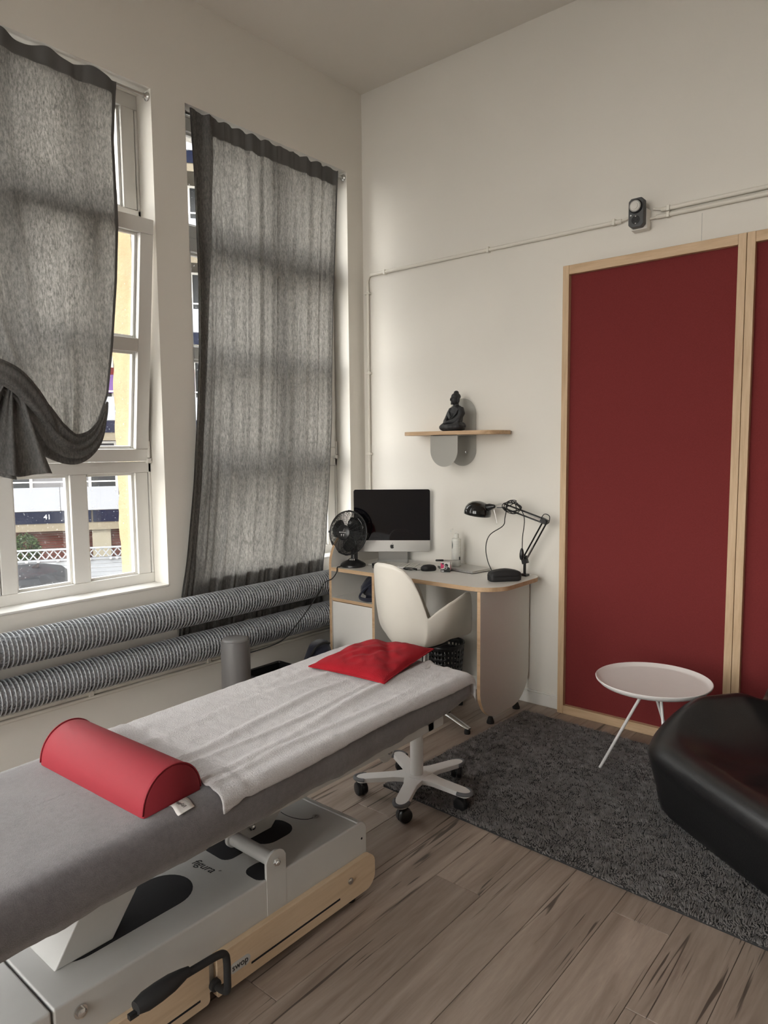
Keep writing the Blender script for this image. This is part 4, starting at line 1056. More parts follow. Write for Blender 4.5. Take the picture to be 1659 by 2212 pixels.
# ------------------------------------------------------------------ computer and small things on the desk
def computer():
    c = Vector((-2.845, 3.455, 0)); a = R(36); r = Vector((math.cos(a), math.sin(a), 0)); nrm = Vector((math.sin(a), -math.cos(a), 0))
    t = thing('desktop_computer', 'all-in-one computer with dark screen and silver chin', 'computer', c+Vector((0,0,DZ)))
    z0, z1 = .838, 1.236; zg = .912
    fn = lambda p, q, h: c+r*p+nrm*h+Vector((0,0,q))
    body = part('body', 'aluminium', t, lambda mb: mb.prism(rrect(-.2425, z0, .2425, z1, .014, 6), fn, -.014, .004), bevel=.002)
    def back(mb):
        rl = []
        for s, h in ((1, -.0135), (.93, -.022), (.75, -.038), (.5, -.048), (.2, -.051)):
            rl.append([fn(p*s, 1.037+(q-1.037)*s, h) for p, q in rrect(-.235, z0+.01, .235, z1-.008, .02, 6)])
        mb.rings(rl)
    part('back_shell', 'aluminium', t, back, smooth=60)
    part('screen', 'screen_glass', t, lambda mb: mb.prism(rrect(-.2427, zg, .2427, z1+.0004, [.004, .004, .014, .014], 6), fn, .0041, .0062), bevel=.0008)
    # emblem: bitten apple with leaf
    def apple(mb):
        pts = cr([(0, .0105, 0), (.004, .0125, 0), (.0085, .011, 0), (.0112, .0065, 0), (.0118, .0, 0), (.0102, -.007, 0), (.0065, -.0125, 0), (.003, -.0133, 0), (0, -.0118, 0), (-.003, -.0133, 0), (-.0065, -.0125, 0), (-.0102, -.007, 0), (-.0118, .0, 0), (-.0112, .0065, 0), (-.0085, .011, 0), (-.004, .0125, 0)], 5, True)
        bx, by, br_ = .0138, .002, .0058
        poly = []
        for p in pts:
            d = math.hypot(p.x-bx, p.y-by)
            if d < br_: k = br_/max(d, 1e-6); poly.append((bx+(p.x-bx)*k, by+(p.y-by)*k))
            else: poly.append((p.x, p.y))
        mb.prism([(p, .872+q) for p, q in poly], fn, .0041, .0046)
        mb.prism([(.0005, .8875), (.001, .8915), (.0045, .8960), (.0052, .8965), (.0050, .8925), (.0025, .8885)], fn, .0041, .0046)
    part('emblem', 'print_black', t, apple)
    def foot(mb):
        mb.prism(rrect(-.10, -.15, .10, .030, .006, 3), lambda p, q, h: c+r*p+nrm*(q)+Vector((0,0,h)), DZ+.0002, DZ+.008)
        mb.obox(fn(0, .865, -.075), r, (nrm*.22+Vector((0,0,1))), nrm.cross(r), .095, .105, .004)
    part('stand', 'aluminium', t, foot, bevel=.001)
computer()

def keyboard():
    c = Vector((-2.740, 3.374, DZ)); a = R(15); r = Vector((math.cos(a), math.sin(a), 0)); b = Vector((-math.sin(a), math.cos(a), 0))
    t = thing('keyboard', 'white slim keyboard below the computer screen', 'keyboard', c)
    fn = lambda p, q, h: c+r*p+b*q+Vector((0,0,h+(q+.056)*.06))
    part('base', 'aluminium', t, lambda mb: mb.prism(rrect(-.186, -.056, .186, .056, .008, 4), fn, .0003, .0065), bevel=.0015)
    def keys(mb):
        for row in range(6):
            x = -.180; y = -.048+row*.0178; hgt = .0075 if row < 5 else .005
            if row == 0: ws = [.0155]*3+[.021, .095, .021]+[.0155]*3
            else: ws = [.0155]*14
            for wd in ws+[None]+[.0155]*3+[None]+[.0155]*4:
                if wd is None: x += .005; continue
                if x+wd < .183: mb.prism([(x, y), (x+wd, y), (x+wd, y+hgt*2), (x, y+hgt*2)], fn, .0066, .0095)
                x += wd+.0028
    part('keys', 'key_white', t, keys, kind='stuff')
keyboard()

def mouse():
    c = Vector((-2.490, 3.365, DZ)); t = thing('computer_mouse', 'small black mouse with coiled cable behind the chair back', 'mouse', c)
    a = R(50); u = Vector((math.cos(a), math.sin(a), 0)); v = Vector((-u.y, u.x, 0))
    part('body', 'black_matte', t, lambda mb: mb.rings([[c+u*(.048*s*math.cos(q))+v*(.028*s*math.sin(q))+Vector((0,0,z)) for q in [2*PI*k/24 for k in range(24)]] for s, z in ((.9, .0003), (1., .006), (.99, .016), (.9, .026), (.7, .033), (.35, .036), (.05, .0365))], cap0=True), smooth=180)
    path = [c-u*.045+Vector((0,0,.006))]
    k0 = c+Vector((-.090, -.064, .004))
    for i in range(48): q = i/48*2*PI*3.3; path.append(k0+Vector((.044*math.cos(q)*(1+.12*math.sin(i)), .022*math.sin(q)*(1+.2*math.cos(i*.7)), .002+.006*abs(math.sin(i*.31)))))
    part('cable', 'black_rubber', t, lambda mb: mb.tube(cr(path, 4), .0019, 6), smooth=180)
mouse()

def desk_smalls():
    c = Vector((-2.800, 3.250, DZ)); t = thing('round_tin', 'small round dark tin in front of the keyboard', 'tin', c)
    part('body', 'lid_dark', t, lambda mb: mb.lathe([(.026, .0003), (.028, .003), (.028, .017)], c, n=28), smooth=40)
    part('lid', 'black_gloss', t, lambda mb: mb.lathe([(.0295, .0172), (.0295, .026), (.027, .029), (.0, .0295)], c, n=28), smooth=40)
    # printed cube box
    c = Vector((-2.392, 3.405, DZ)); a = R(28); u = Vector((math.cos(a), math.sin(a), 0)); v = Vector((-u.y, u.x, 0)); h = .0275
    t = thing('small_box', 'small pink, white and black printed cube box on the desk', 'box', c)
    part('carton', 'label_white', t, lambda mb: mb.obox(c+Vector((0,0,.0298)), u, v, (0,0,1), .028, h, .0295), bevel=.001)
    fr = lambda p, q, e: c-v*(h+e)+u*p+Vector((0,0,q)); sd = lambda p, q, e: c+u*(.028+e)+v*p+Vector((0,0,q))
    part('print', 'pink_print', t, lambda mb: (mb.prism([(-.0275, .020), (-.006, .026), (-.009, .047), (-.022, .054), (-.0275, .054)], fr, .0001, .0004), mb.prism([(-.012, .010), (.022, .010), (.022, .042), (-.004, .046)], sd, .0001, .0004)))
    part('print', 'print_black', t, lambda mb: (mb.prism([(-.0275, .001), (.0275, .001), (.0275, .026), (.010, .034), (-.004, .028), (-.010, .017), (-.0275, .016)], fr, .0001, .0006), mb.prism([(.006+.0105*math.cos(q), .040+.0105*math.sin(q)) for q in [2*PI*k/18 for k in range(18)]], fr, .0001, .0006), mb.prism([(-.014+.007*math.cos(q), .050+.004*math.sin(q)) for q in [2*PI*k/14 for k in range(14)]], fr, .0001, .0006), mb.prism([(-.027, .001), (.027, .001), (.027, .012), (-.027, .012)], sd, .0001, .0005)))
    part('print', 'print_white', t, lambda mb: (mb.tube([fr(.001+.009*math.cos(q), .028+.011*math.sin(q), .0009) for q in [2*PI*k/24 for k in range(24)]], .0011, 5, closed=True), mb.prism([(-.024, .003), (-.008, .003), (-.008, .010), (-.024, .010)], fr, .0003, .0009), mb.tube([sd(.006+.006*math.cos(q), .048+.007*math.sin(q), .0008) for q in [2*PI*k/18 for k in range(18)]], .0010, 5, closed=True)))
    text('print', 'N', .016, fr(.001, .028, .0012), u, (0,0,1), 'print_white', t, .0003, shear=.3)
    # black-handled tool resting on the box
    p0 = c-u*.010+v*.002+Vector((0,0,.0660)); d = (u*.95+v*.2).normalized()
    t = thing('screwdriver', 'black-handled tool lying on top of the small printed box', 'tool', p0)
    part('handle', 'black_plastic', t, lambda mb: mb.tube([p0+d*s for s in (-.052, -.049, -.030, -.012, -.004)], [.003, .0060, .0062, .0060, .0045], 12), smooth=60)
    part('blade', 'steel', t, lambda mb: mb.tube([p0+d*s+Vector((0,0,0)) for s in (-.004, .03, .085)], [.0035, .0022, .0016], 8), smooth=60)
    # closed laptop
    c = Vector((-2.345, 3.525, DZ)); a = R(-9); u = Vector((math.cos(a), math.sin(a), 0)); v = Vector((-u.y, u.x, 0)); t = thing('laptop', 'closed silver laptop under the white bottle', 'laptop', c)
    fn = lambda p, q, z: c+u*p+v*q+Vector((0,0,z))
    part('base', 'aluminium', t, lambda mb: mb.prism(rrect(-.145, -.085, .145, .085, .012, 5), fn, .003, .011), bevel=.003)
    part('lid', 'aluminium', t, lambda mb: mb.prism(rrect(-.145, -.085, .145, .085, .012, 5), fn, .0115, .0165), bevel=.002)
    part('foot', 'black_rubber', t, lambda mb: [mb.lathe([(.006, 0), (.006, .0032)], fn(px, py, 0), n=10) for px in (-.12, .12) for py in (-.065, .065)])
    # bottle with open flip cap
    c = Vector((-2.402, 3.530, DZ+.0168)); t = thing('bottle', 'white plastic bottle with open flip cap standing on the laptop', 'bottle', c)
    part('body', 'bottle_white', t, lambda mb: mb.lathe([(.026, .0), (.029, .004), (.029, .158), (.027, .166), (.018, .170), (.013, .171)], c, n=32), smooth=40)
    part('cap', 'bottle_white', t, lambda mb: mb.lathe([(.0145, .1712), (.0145, .192), (.012, .196), (.005, .198), (.004, .204), (.0, .2045)], c, n=24), smooth=40)
    part('flip_lid', 'bottle_white', t, lambda mb: mb.lathe([(.0135, 0), (.0135, .007), (.009, .009)], c+Vector((-.022, -.016, .212)), (-.55, -.40, .55), 20), smooth=40)
    cam = Vector((.64, -.77, 0)); sdv = Vector((.77, .64, 0))
    def lab(mb):
        for k in range(17):
            z = .150-.0072*k; L = .016-.003*((k*5) % 3 == 0)
            for j in range(9):
                q = lerp(-.75, .75, j/8)
                if j < 9-(k*7) % 3: mb.obox(c+(cam*math.cos(q)+sdv*math.sin(q))*.0292+Vector((0,0,z)), sdv*math.cos(q)-cam*math.sin(q), (0,0,1), cam*math.cos(q)+sdv*math.sin(q), .0020, .0009, .0002)
    part('label_print', 'print_grey', t, lab, kind='stuff')
    part('label_mark', 'print_green', t, lambda mb: mb.grid(lambda u_, w_: c+(cam*math.cos(-1.25+.35*u_*math.sin(PI*(.15+.8*w_)))+sdv*math.sin(-1.25+.35*u_*math.sin(PI*(.15+.8*w_))))*.0293+Vector((0,0,.105+.05*w_)), 4, 8))
    part('barcode', 'print_black', t, lambda mb: [mb.obox(c+(cam*math.cos(q)+sdv*math.sin(q))*.0293+Vector((0,0,.048)), sdv*math.cos(q)-cam*math.sin(q), (0,0,1), cam*math.cos(q)+sdv*math.sin(q), .0008, .010, .0002) for q in (.50, .57, .62, .70, .76)])
    # black case in front of the lamp
    c = Vector((-1.968, 3.358, DZ)); a = R(50); u = Vector((math.cos(a), math.sin(a), 0)); v = Vector((-u.y, u.x, 0)); t = thing('zip_case', 'black oblong zip case at the right end of the desk', 'case', c)
    def cas(mb):
        rl = []
        for ins, z in ((.008, .0004), (.001, .006), (0, .020), (0, .046), (.004, .058), (.014, .065), (.028, .068), (.036, .0685)):
            rl.append([c+u*p*(1-ins/.095)+v*q*(1-ins/.038)+Vector((0,0,z*(1-.18*(p/.092)**2*(z > .04)))) for p, q in rrect(-.092, -.036, .092, .036, .024, 6, .02)])
        mb.rings(rl, cap0=True)
    part('body', 'black_matte', t, cas, smooth=180)
    part('zip', 'black_plastic', t, lambda mb: mb.tube([c+u*p*1.003+v*q*1.003+Vector((0,0,.030)) for p, q in rrect(-.092, -.036, .092, .036, .024, 6, .02)], .0016, 5, closed=True), smooth=180)
    part('pull', 'black_plastic', t, lambda mb: mb.tube([c+u*.092+Vector((0,0,.030)), c+u*.112+v*.004+Vector((0,0,.028))], .008, 8), smooth=60)
desk_smalls()

def fan():
    b = Vector((-2.957, 3.208, DZ)); t = thing('table_fan', 'black table fan at the left end of the desk', 'fan', b)
    part('base', 'black_plastic', t, lambda mb: mb.lathe([(.076, .0003), (.080, .004), (.079, .014), (.070, .022), (.048, .034), (.026, .046), (.024, .052)], b, n=40), smooth=40)
    part('button', 'print_grey', t, lambda mb: [mb.obox(b+Vector((math.sin(q)*.030, -math.cos(q)*.030, .046)), (math.cos(q), math.sin(q), 0), (0,0,1), (math.sin(q), -math.cos(q), 0), .003, .006, .004) for q in (.15, .55, .95)], bevel=.001)
    part('neck', 'black_plastic', t, lambda mb: mb.rings([[b+Vector((hw*math.cos(q), hd*math.sin(q)+.012, z)) for q in [2*PI*k/20 for k in range(20)]] for hw, hd, z in ((.022, .022, .045), (.022, .022, .10), (.018, .018, .15), (.016, .016, .185))], cap0=True), smooth=50)
    n = Vector((.16, -.975, .15)).normalized(); x = n.cross(Vector((0,0,1))).normalized()*-1; y = n.cross(x)*-1
    if y.z < 0: y = -y
    C = Vector((-2.985, 3.195, .975)); ax = n
    part('motor', 'black_plastic', t, lambda mb: mb.lathe([(.030, -.105), (.042, -.095), (.046, -.06), (.044, -.03), (.03, -.026)], C, n, 28), smooth=50)
    W = lambda a, r, h: C+(x*math.cos(a)+y*math.sin(a))*r+n*h
    def guard(name, prof, nr):
        def f(mb):
            for k in range(nr):
                q = k/(nr-1); r = lerp(.043, .131, q); mb.tube([W(2*PI*i/44, r, itp(r, [p[0] for p in prof], [p[1] for p in prof])) for i in range(44)], .0012, 4, closed=True)
            for i in range(24):
                a = 2*PI*i/24; mb.tube([W(a+.22*(r-.04)/.1, r, h-.0012) for r, h in prof], .0010, 4)
        return part(name, 'black_plastic', t, f, smooth=180)
    guard('guard_front', [(.036, .052), (.07, .050), (.105, .040), (.128, .018), (.135, .002)], 18)
    guard('guard_rear', [(.036, -.034), (.07, -.035), (.105, -.030), (.128, -.014), (.135, -.002)], 15)
    part('guard_rim', 'black_plastic', t, lambda mb: mb.tube([W(2*PI*i/60, .136, 0) for i in range(60)], .0045, 8, closed=True), smooth=180)
    part('clip', 'black_plastic', t, lambda mb: [mb.obox(W(a, .138, 0), n, x*-math.sin(a)+y*math.cos(a), x*math.cos(a)+y*math.sin(a), .010, .007, .004) for a in (0, PI/2, PI, 1.5*PI)], bevel=.002)
    hub = part('hub_cap', 'black_plastic', t, lambda mb: mb.lathe([(.047, .049), (.047, .055), (.041, .0585), (.0, .0595)], C, n, 36, cap=False), smooth=40)
    text('hub_text', 'BOMANN', .0115, C+n*.0600+y*.000, x, y, 'print_white', hub, .0002)
    part('hub_icon', 'print_white', hub, lambda mb: [mb.lathe([(.0040, 0), (.0040, .0004)], C+n*.0594+x*dx-y*.014, n, 14) for dx in (-.008, .008)]+[mb.obox(C+n*.0597+x*dx-y*.0205, x, y, n, .0012, .0035, .0002) for dx in (-.008, .008)]+[mb.obox(C+n*.0595+y*.016+x*.006, x*.5+y, y*.5-x, n, .010, .0004, .0002), mb.obox(C+n*.0595+y*.013+x*.012, x*.9+y*.6, y*.9-x*.6, n, .010, .0004, .0002)])
    part('rotor_hub', 'black_plastic', t, lambda mb: mb.lathe([(.0, -.026), (.024, -.026), (.024, .012), (.018, .018), (.0, .020)], C, n, 24, cap=False), smooth=40)
    for k in range(3):
        a0 = R(58+120*k)
        def bl(u, v):
            r = lerp(.020, .118, u); sp_ = lerp(.45, .70, math.sin(PI*min(1, .15+u*.75)))*(1-.55*max(0, u-.82)/.18); a = a0+lerp(-sp_, sp_, v)-.35*u
            return W(a, r, lerp(-.014, .014, v)*(1-.3*u)-.003)
        part('blade', 'black_gloss', t, lambda mb: mb.grid(bl, 10, 10), smooth=180, solid=.0015, recalc=False)
    # cord: over the desk edge, past the compartment and down to the wall socket
    P = [b+Vector((-.03, -.060, .012)), b+Vector((-.035, -.085, .006)), (-2.985, 3.094, .770), (-2.988, 3.090, .74), (-3.02, 3.085, .70), (-3.075, 3.07, .665), (-3.03, 2.95, .60), (-3.015, 2.80, .49), (-3.02, 2.66, .40), (-3.10, 2.53, .355), (X0+.085, 2.45, .342)]
    part('cord', 'black_rubber', t, lambda mb: mb.tube(cr(P, 8), .0032, 7), smooth=180)
fan()

def lamp():
    b = Vector((-1.952, 3.555, DZ)); t = thing('desk_lamp', 'black jointed desk lamp with dome shade and looped cable', 'lamp', b)
    y = 3.525
    part('clamp', 'black_plastic', t, lambda mb: (mb.box(b.x-.02, b.y-.02, DZ+.0003, b.x+.02, b.y+.02, DZ+.012), mb.tube([(b.x, b.y, DZ+.01), (b.x, b.y, DZ+.085)], .008, 12)), smooth=40)
    J0 = Vector((b.x+.002, b.y-.004, DZ+.085)); J1 = Vector((-1.812, y, 1.088)); J2 = Vector((-2.062, y-.025, 1.166))
    part('joint', 'black_plastic', t, lambda mb: (mb.obox(J0+Vector((0,0,.008)), (1,0,.3), (0,1,0), (-.3,0,1), .018, .010, .022), mb.lathe([(.009, -.02), (.009, .02)], J0+Vector((0,0,.02)), (0,1,0), 14)), bevel=.002)
    def bars(mb, A, B, off):
        d = (B-A).normalized(); s = d.cross(Vector((0,1,0))).normalized()*off
        for k in (-1, 1): mb.tube([A+s*k, B+s*k], .0048, 8)
    part('lower_arm', 'black_gloss', t, lambda mb: bars(mb, J0+Vector((.004,0,.02)), J1, .011), smooth=60)
    part('upper_arm', 'black_gloss', t, lambda mb: bars(mb, J1, J2, .012), smooth=60)
    part('elbow', 'black_plastic', t, lambda mb: (mb.lathe([(.012, -.013), (.012, .013)], J1, (0,1,0), 16), mb.obox(J1+Vector((-.006,0,.004)), (1,0,-.4), (0,1,0), (.4,0,1), .022, .006, .014)), smooth=40)
    def spr(mb, A, B, q0, q1):
        d = B-A; P = []
        s = d.normalized().cross(Vector((0,1,0))).normalized()
        for i in range(140): k = i/139; a = 2*PI*22*k; P.append(A+d*lerp(q0, q1, k)+s*(.0045*math.cos(a)-.004)+Vector((0,1,0))*(.0045*math.sin(a)-.002))
        mb.tube(P, .0008, 4)
    part('spring', 'steel', t, lambda mb: spr(mb, J1, J2, .08, .42), smooth=180)
    part('spring', 'steel', t, lambda mb: spr(mb, J0, J1, .08, .40), smooth=180)
    J3 = J2+Vector((-.055, -.004, -.012))
    part('head_bracket', 'steel', t, lambda mb: (mb.tube([J2+Vector((0,0,-.008)), J3], .005, 8), mb.tube([J2+Vector((0,0,.010)), J3+Vector((0,0,.012))], .004, 8)), smooth=60)
    S = Vector((-2.222, y-.045, 1.108)); ax = Vector((.16, .0, .99)).normalized()
    sh = part('shade', 'black_gloss', t, lambda mb: mb.lathe([(.078, .0), (.0775, .018), (.072, .040), (.060, .058), (.040, .071), (.018, .077), (.0, .078)], S, ax, 48, cap=False), smooth=60, solid=.0018)
    part('shade_collar', 'black_plastic', sh, lambda mb: mb.lathe([(.020, .0), (.020, .03), (.015, .045), (.010, .06)], S+Vector((.052, .004, .042)), (1, .05, .18), 18), smooth=40)
    part('inner_reflector', 'dial_white', sh, lambda mb: mb.lathe([(.0755, .001), (.075, .018), (.0695, .039), (.058, .055), (.038, .067), (.0, .073)], S, ax, 40, cap=False), smooth=60)
    part('handle_rod', 'steel', t, lambda mb: (mb.tube([J3+Vector((.0, -.004, -.012)), J3+Vector((.022, -.008, -.092))], .0018, 6), mb.ell(J3+Vector((.022, -.008, -.093)), (.004,.004,.004), 10, 6)), smooth=60)
    # looped cable
    kn = Vector((-1.995, y-.035, 1.162)); P = [J3+Vector((.02, -.01, .0)), kn+Vector((-.035, -.004, .0))]
    for i in range(46):
        q = i/46*2*PI*4.2; P.append(kn+Vector((.046*math.cos(q+1)*(1+.35*math.sin(i*.23)), -.006+.012*math.sin(i*.5), .030*math.sin(q+1)*(1+.3*math.cos(i*.31)))))
    P += [kn+Vector((.05, -.01, .0)), (-1.915, y-.045, 1.10), (-1.925, y-.045, 1.0), (-1.93, y-.04, .93)]
    cab = part('cable', 'black_rubber', t, lambda mb: mb.tube(cr(P, 5), .0026, 6), smooth=180)
    part('plug', 'black_plastic', cab, lambda mb: mb.lathe([(.004, .03), (.009, .02), (.013, .0), (.013, -.02), (.009, -.035)], (-1.932, y-.04, .905), (0,0,1), 14), smooth=50)
    part('cable', 'black_rubber', t, lambda mb: mb.tube(cr([kn+Vector((-.03, -.004, .02)), (-2.035, y-.05, 1.10), (-2.042, y-.06, 1.055), (-2.115, y-.08, 1.00), (-2.135, y-.09, .93), (-2.115, y-.10, .85), (-2.06, y-.13, .790), (-2.03, y-.15, DZ+.004), (-1.99, y-.10, DZ+.004), (b.x-.01, b.y-.02, DZ+.01)], 8), .0026, 6), smooth=180)
    part('cable', 'black_rubber', t, lambda mb: mb.tube(cr([J1+Vector((-.02, -.01, .018)), J1+Vector((.0, -.006, .042)), J1+Vector((.028, -.004, .030)), J1+Vector((.022, -.004, -.006)), J1+Vector((.0, -.008, -.014))], 6), .0024, 6), smooth=180)
lamp()

# ------------------------------------------------------------------ wall shelf and statue
SZ = 1.594
def shelf():
    t = thing('wall_shelf', 'small oak wall shelf on a folded grey metal bracket', 'shelf', (-2.43, 3.55, 1.38))
    part('board', ['oak_x', 'ply_edge'], t, lambda mb: mb.prism(rrect(-2.762, 3.412, -2.088, YB-.004, [.115, .115, .03, .03], 12), lambda a, b, c: (a, b, c), SZ-.022, SZ, 0, 1), bevel=.001)
    xz = lambda a, b, c: (a, c, b)
    bp = part('bracket', 'bracket_grey', t, lambda mb: (mb.prism(rrect(-2.535, 1.384, -2.338, 1.795, .0984, 14), xz, YB-.0035, YB-.0005),
         mb.prism(rrect(-2.535, 1.384, -2.338, SZ-.0225, [.0984, .0984, .012, .012], 14), xz, 3.448, 3.451), mb.box(-2.535, 3.448, SZ-.0255, -2.338, YB-.0005, SZ-.0225)))
    part('screw', 'chrome', bp, lambda mb: mb.lathe([(.008, 0), (.007, .004), (.003, .0055)], (-2.405, YB-.0036, 1.468), (0,-1,0), 16), smooth=40)
shelf()

def statue():
    o = Vector((-2.405, 3.515, SZ+.0006)); t = thing('statue', 'black seated meditating figure on the wall shelf', 'statue', o)
    fa = R(-112); f = Vector((math.cos(fa), math.sin(fa), 0)); s = Vector((-f.y, f.x, 0))   # facing, its left side
    Rm = Matrix((( s.x, f.x, 0), (s.y, f.y, 0), (0, 0, 1)))
    def w(a, b, z): return o+s*a+f*b+Vector((0,0,z))
    def el(mb, c, r, tilt=None):
        M = Rm.copy()
        if tilt: M = M @ tilt
        mb.ell(w(*c), r, 16, 10, M)
    def body(mb):
        el(mb, (0, -.005, .030), (.075, .058, .032)); el(mb, (0, .012, .012), (.098, .060, .014))           # lap, base
        for k in (-1, 1):
            el(mb, (k*.066, .022, .024), (.036, .040, .024))                                              # knees
            mb.tube([w(k*.050, -.005, .028), w(k*.078, .030, .026), w(k*.035, .060, .022), w(-k*.025, .062, .026)], [.026, .024, .018, .011], 10)
        el(mb, (0, -.012, .075), (.050, .034, .052)); el(mb, (0, -.012, .112), (.055, .032, .034)); el(mb, (0, -.013, .134), (.048, .026, .020))
        for k in (-1, 1):
            mb.tube([w(k*.047, -.012, .132), w(k*.064, -.008, .104), w(k*.062, .012, .070), w(k*.036, .040, .054), w(k*.006, .052, .052)], [.018, .020, .018, .014, .010], 10)
            mb.tube([w(k*.060, -.004, .090), w(k*.070, .020, .060), w(k*.060, .035, .040)], [.016, .014, .010], 8)        # sleeves
        el(mb, (0, .056, .050), (.026, .012, .008))                                                        # hands
        mb.tube([w(0, -.012, .14), w(0, -.008, .165)], [.020, .016], 12)                                   # neck
        el(mb, (0, -.004, .186), (.0255, .029, .034)); el(mb, (0, -.010, .204), (.0275, .030, .022)); el(mb, (0, -.012, .226), (.015, .016, .013))
        for k in (-1, 1): el(mb, (k*.0275, -.008, .182), (.004, .007, .017))
        mb.tube([w(0, .024, .196), w(0, .030, .182), w(0, .027, .178)], [.003, .0045, .003], 8)            # nose
        for k in (-1, 1): el(mb, (k*.0105, .0225, .192), (.006, .003, .0025))
        el(mb, (0, .0235, .1705), (.007, .003, .0025)); el(mb, (0, .020, .161), (.010, .006, .006))
        for i in range(4):                                                                                 # robe folds
            r = .030+.008*i; mb.tube([w(-r*.8, .012-.01*(i > 2), .140-.004*i), w(-r*.9, .022, .115-.004*i), w(-.006+.004*i, .028+.004*i, .090-.009*i), w(r*.8, .020, .112-.004*i), w(r*.95, .006, .134)], .0030, 6)
        for i in range(4):
            mb.tube([w(-.06+.012*i, .052-.004*i, .020+.004*i), w(0, .068-.003*i, .020+.006*i), w(.055-.01*i, .052, .022+.004*i)], .0035, 6)
    mb = MB(); body(mb)
    ob = build(mb, 'figure', 'statue_stone', t, smooth=180)
    md = ob.modifiers.new('remesh', 'REMESH'); md.mode = 'VOXEL'; md.voxel_size = .0022; md.use_smooth_shade = True
    md = ob.modifiers.new('smooth', 'SMOOTH'); md.factor = .5; md.iterations = 2
statue()

# ------------------------------------------------------------------ things beside the window wall
def wall_side_things():
    c = Vector((-2.858, 2.208, 0)); r = .0735
    t = thing('foam_roll', 'grey vinyl foam roll standing upright before the heating pipes', 'bolster', c)
    part('cover', 'grey_vinyl', t, lambda mb: mb.lathe([(r-.004, .0003), (r, .006), (r, .520), (r-.003, .531), (r-.009, .540), (r-.02, .5445), (.0, .546)], c, n=40), smooth=60)
    part('seam', 'grey_vinyl', t, lambda mb: mb.tube([(c.x+(r-.0015)*math.cos(2*PI*k/40), c.y+(r-.0015)*math.sin(2*PI*k/40), .533) for k in range(40)], .0016, 5, closed=True), smooth=180)
    # navy bag
    c = Vector((-2.93, 2.87, 0)); t = thing('bag', 'dark navy bag slumped on the floor left of the desk', 'bag', c)
    rl = []
    for k in range(12):
        v = k/11; rr = (1-.55*v**2.2)*(1 if v > .03 else .9)
        rl.append([(c.x+.115*rr*math.cos(a)*(1+.10*mnoise.noise(Vector((math.cos(a)*2, math.sin(a)*2, v*3)))), c.y+.135*rr*math.sin(a)*(1+.14*mnoise.noise(Vector((math.cos(a)*2, 5+math.sin(a)*2, v*3)))), .0006+.345*v*(1-.06*math.cos(a+1)*(v > .5))) for a in [2*PI*i/36 for i in range(36)]])
    part('body', 'navy_cloth', t, lambda mb: mb.rings(rl, cap0=True), smooth=180)
    part('handle', 'black_rubber', t, lambda mb: mb.tube(cr([(c.x+.02, c.y-.09, .30), (c.x+.04, c.y-.06, .352), (c.x+.045, c.y+.0, .365), (c.x+.04, c.y+.05, .352)], 8), .007, 8), smooth=180)
    # black crate
    x0, x1, y0, y1, h = -3.09, -2.80, 2.42, 2.70, .255
    t = thing('crate', 'open black plastic crate on the floor behind the massage table', 'crate', ((x0+x1)/2, (y0+y1)/2, 0))
    part('wall', 'black_plastic', t, lambda mb: (mb.box(x0, y0, .0005, x1, y1, .008), mb.box(x0, y0, .008, x0+.006, y1, h), mb.box(x1-.006, y0, .008, x1, y1, h), mb.box(x0, y0, .008, x1, y0+.006, h), mb.box(x0, y1-.006, .008, x1, y1, h)), bevel=.001)
    part('rim', 'black_plastic', t, lambda mb: mb.tube([(p, q, h) for p, q in rrect(x0, y0, x1, y1, .02, 5)], .008, 8, closed=True), smooth=60)
wall_side_things()

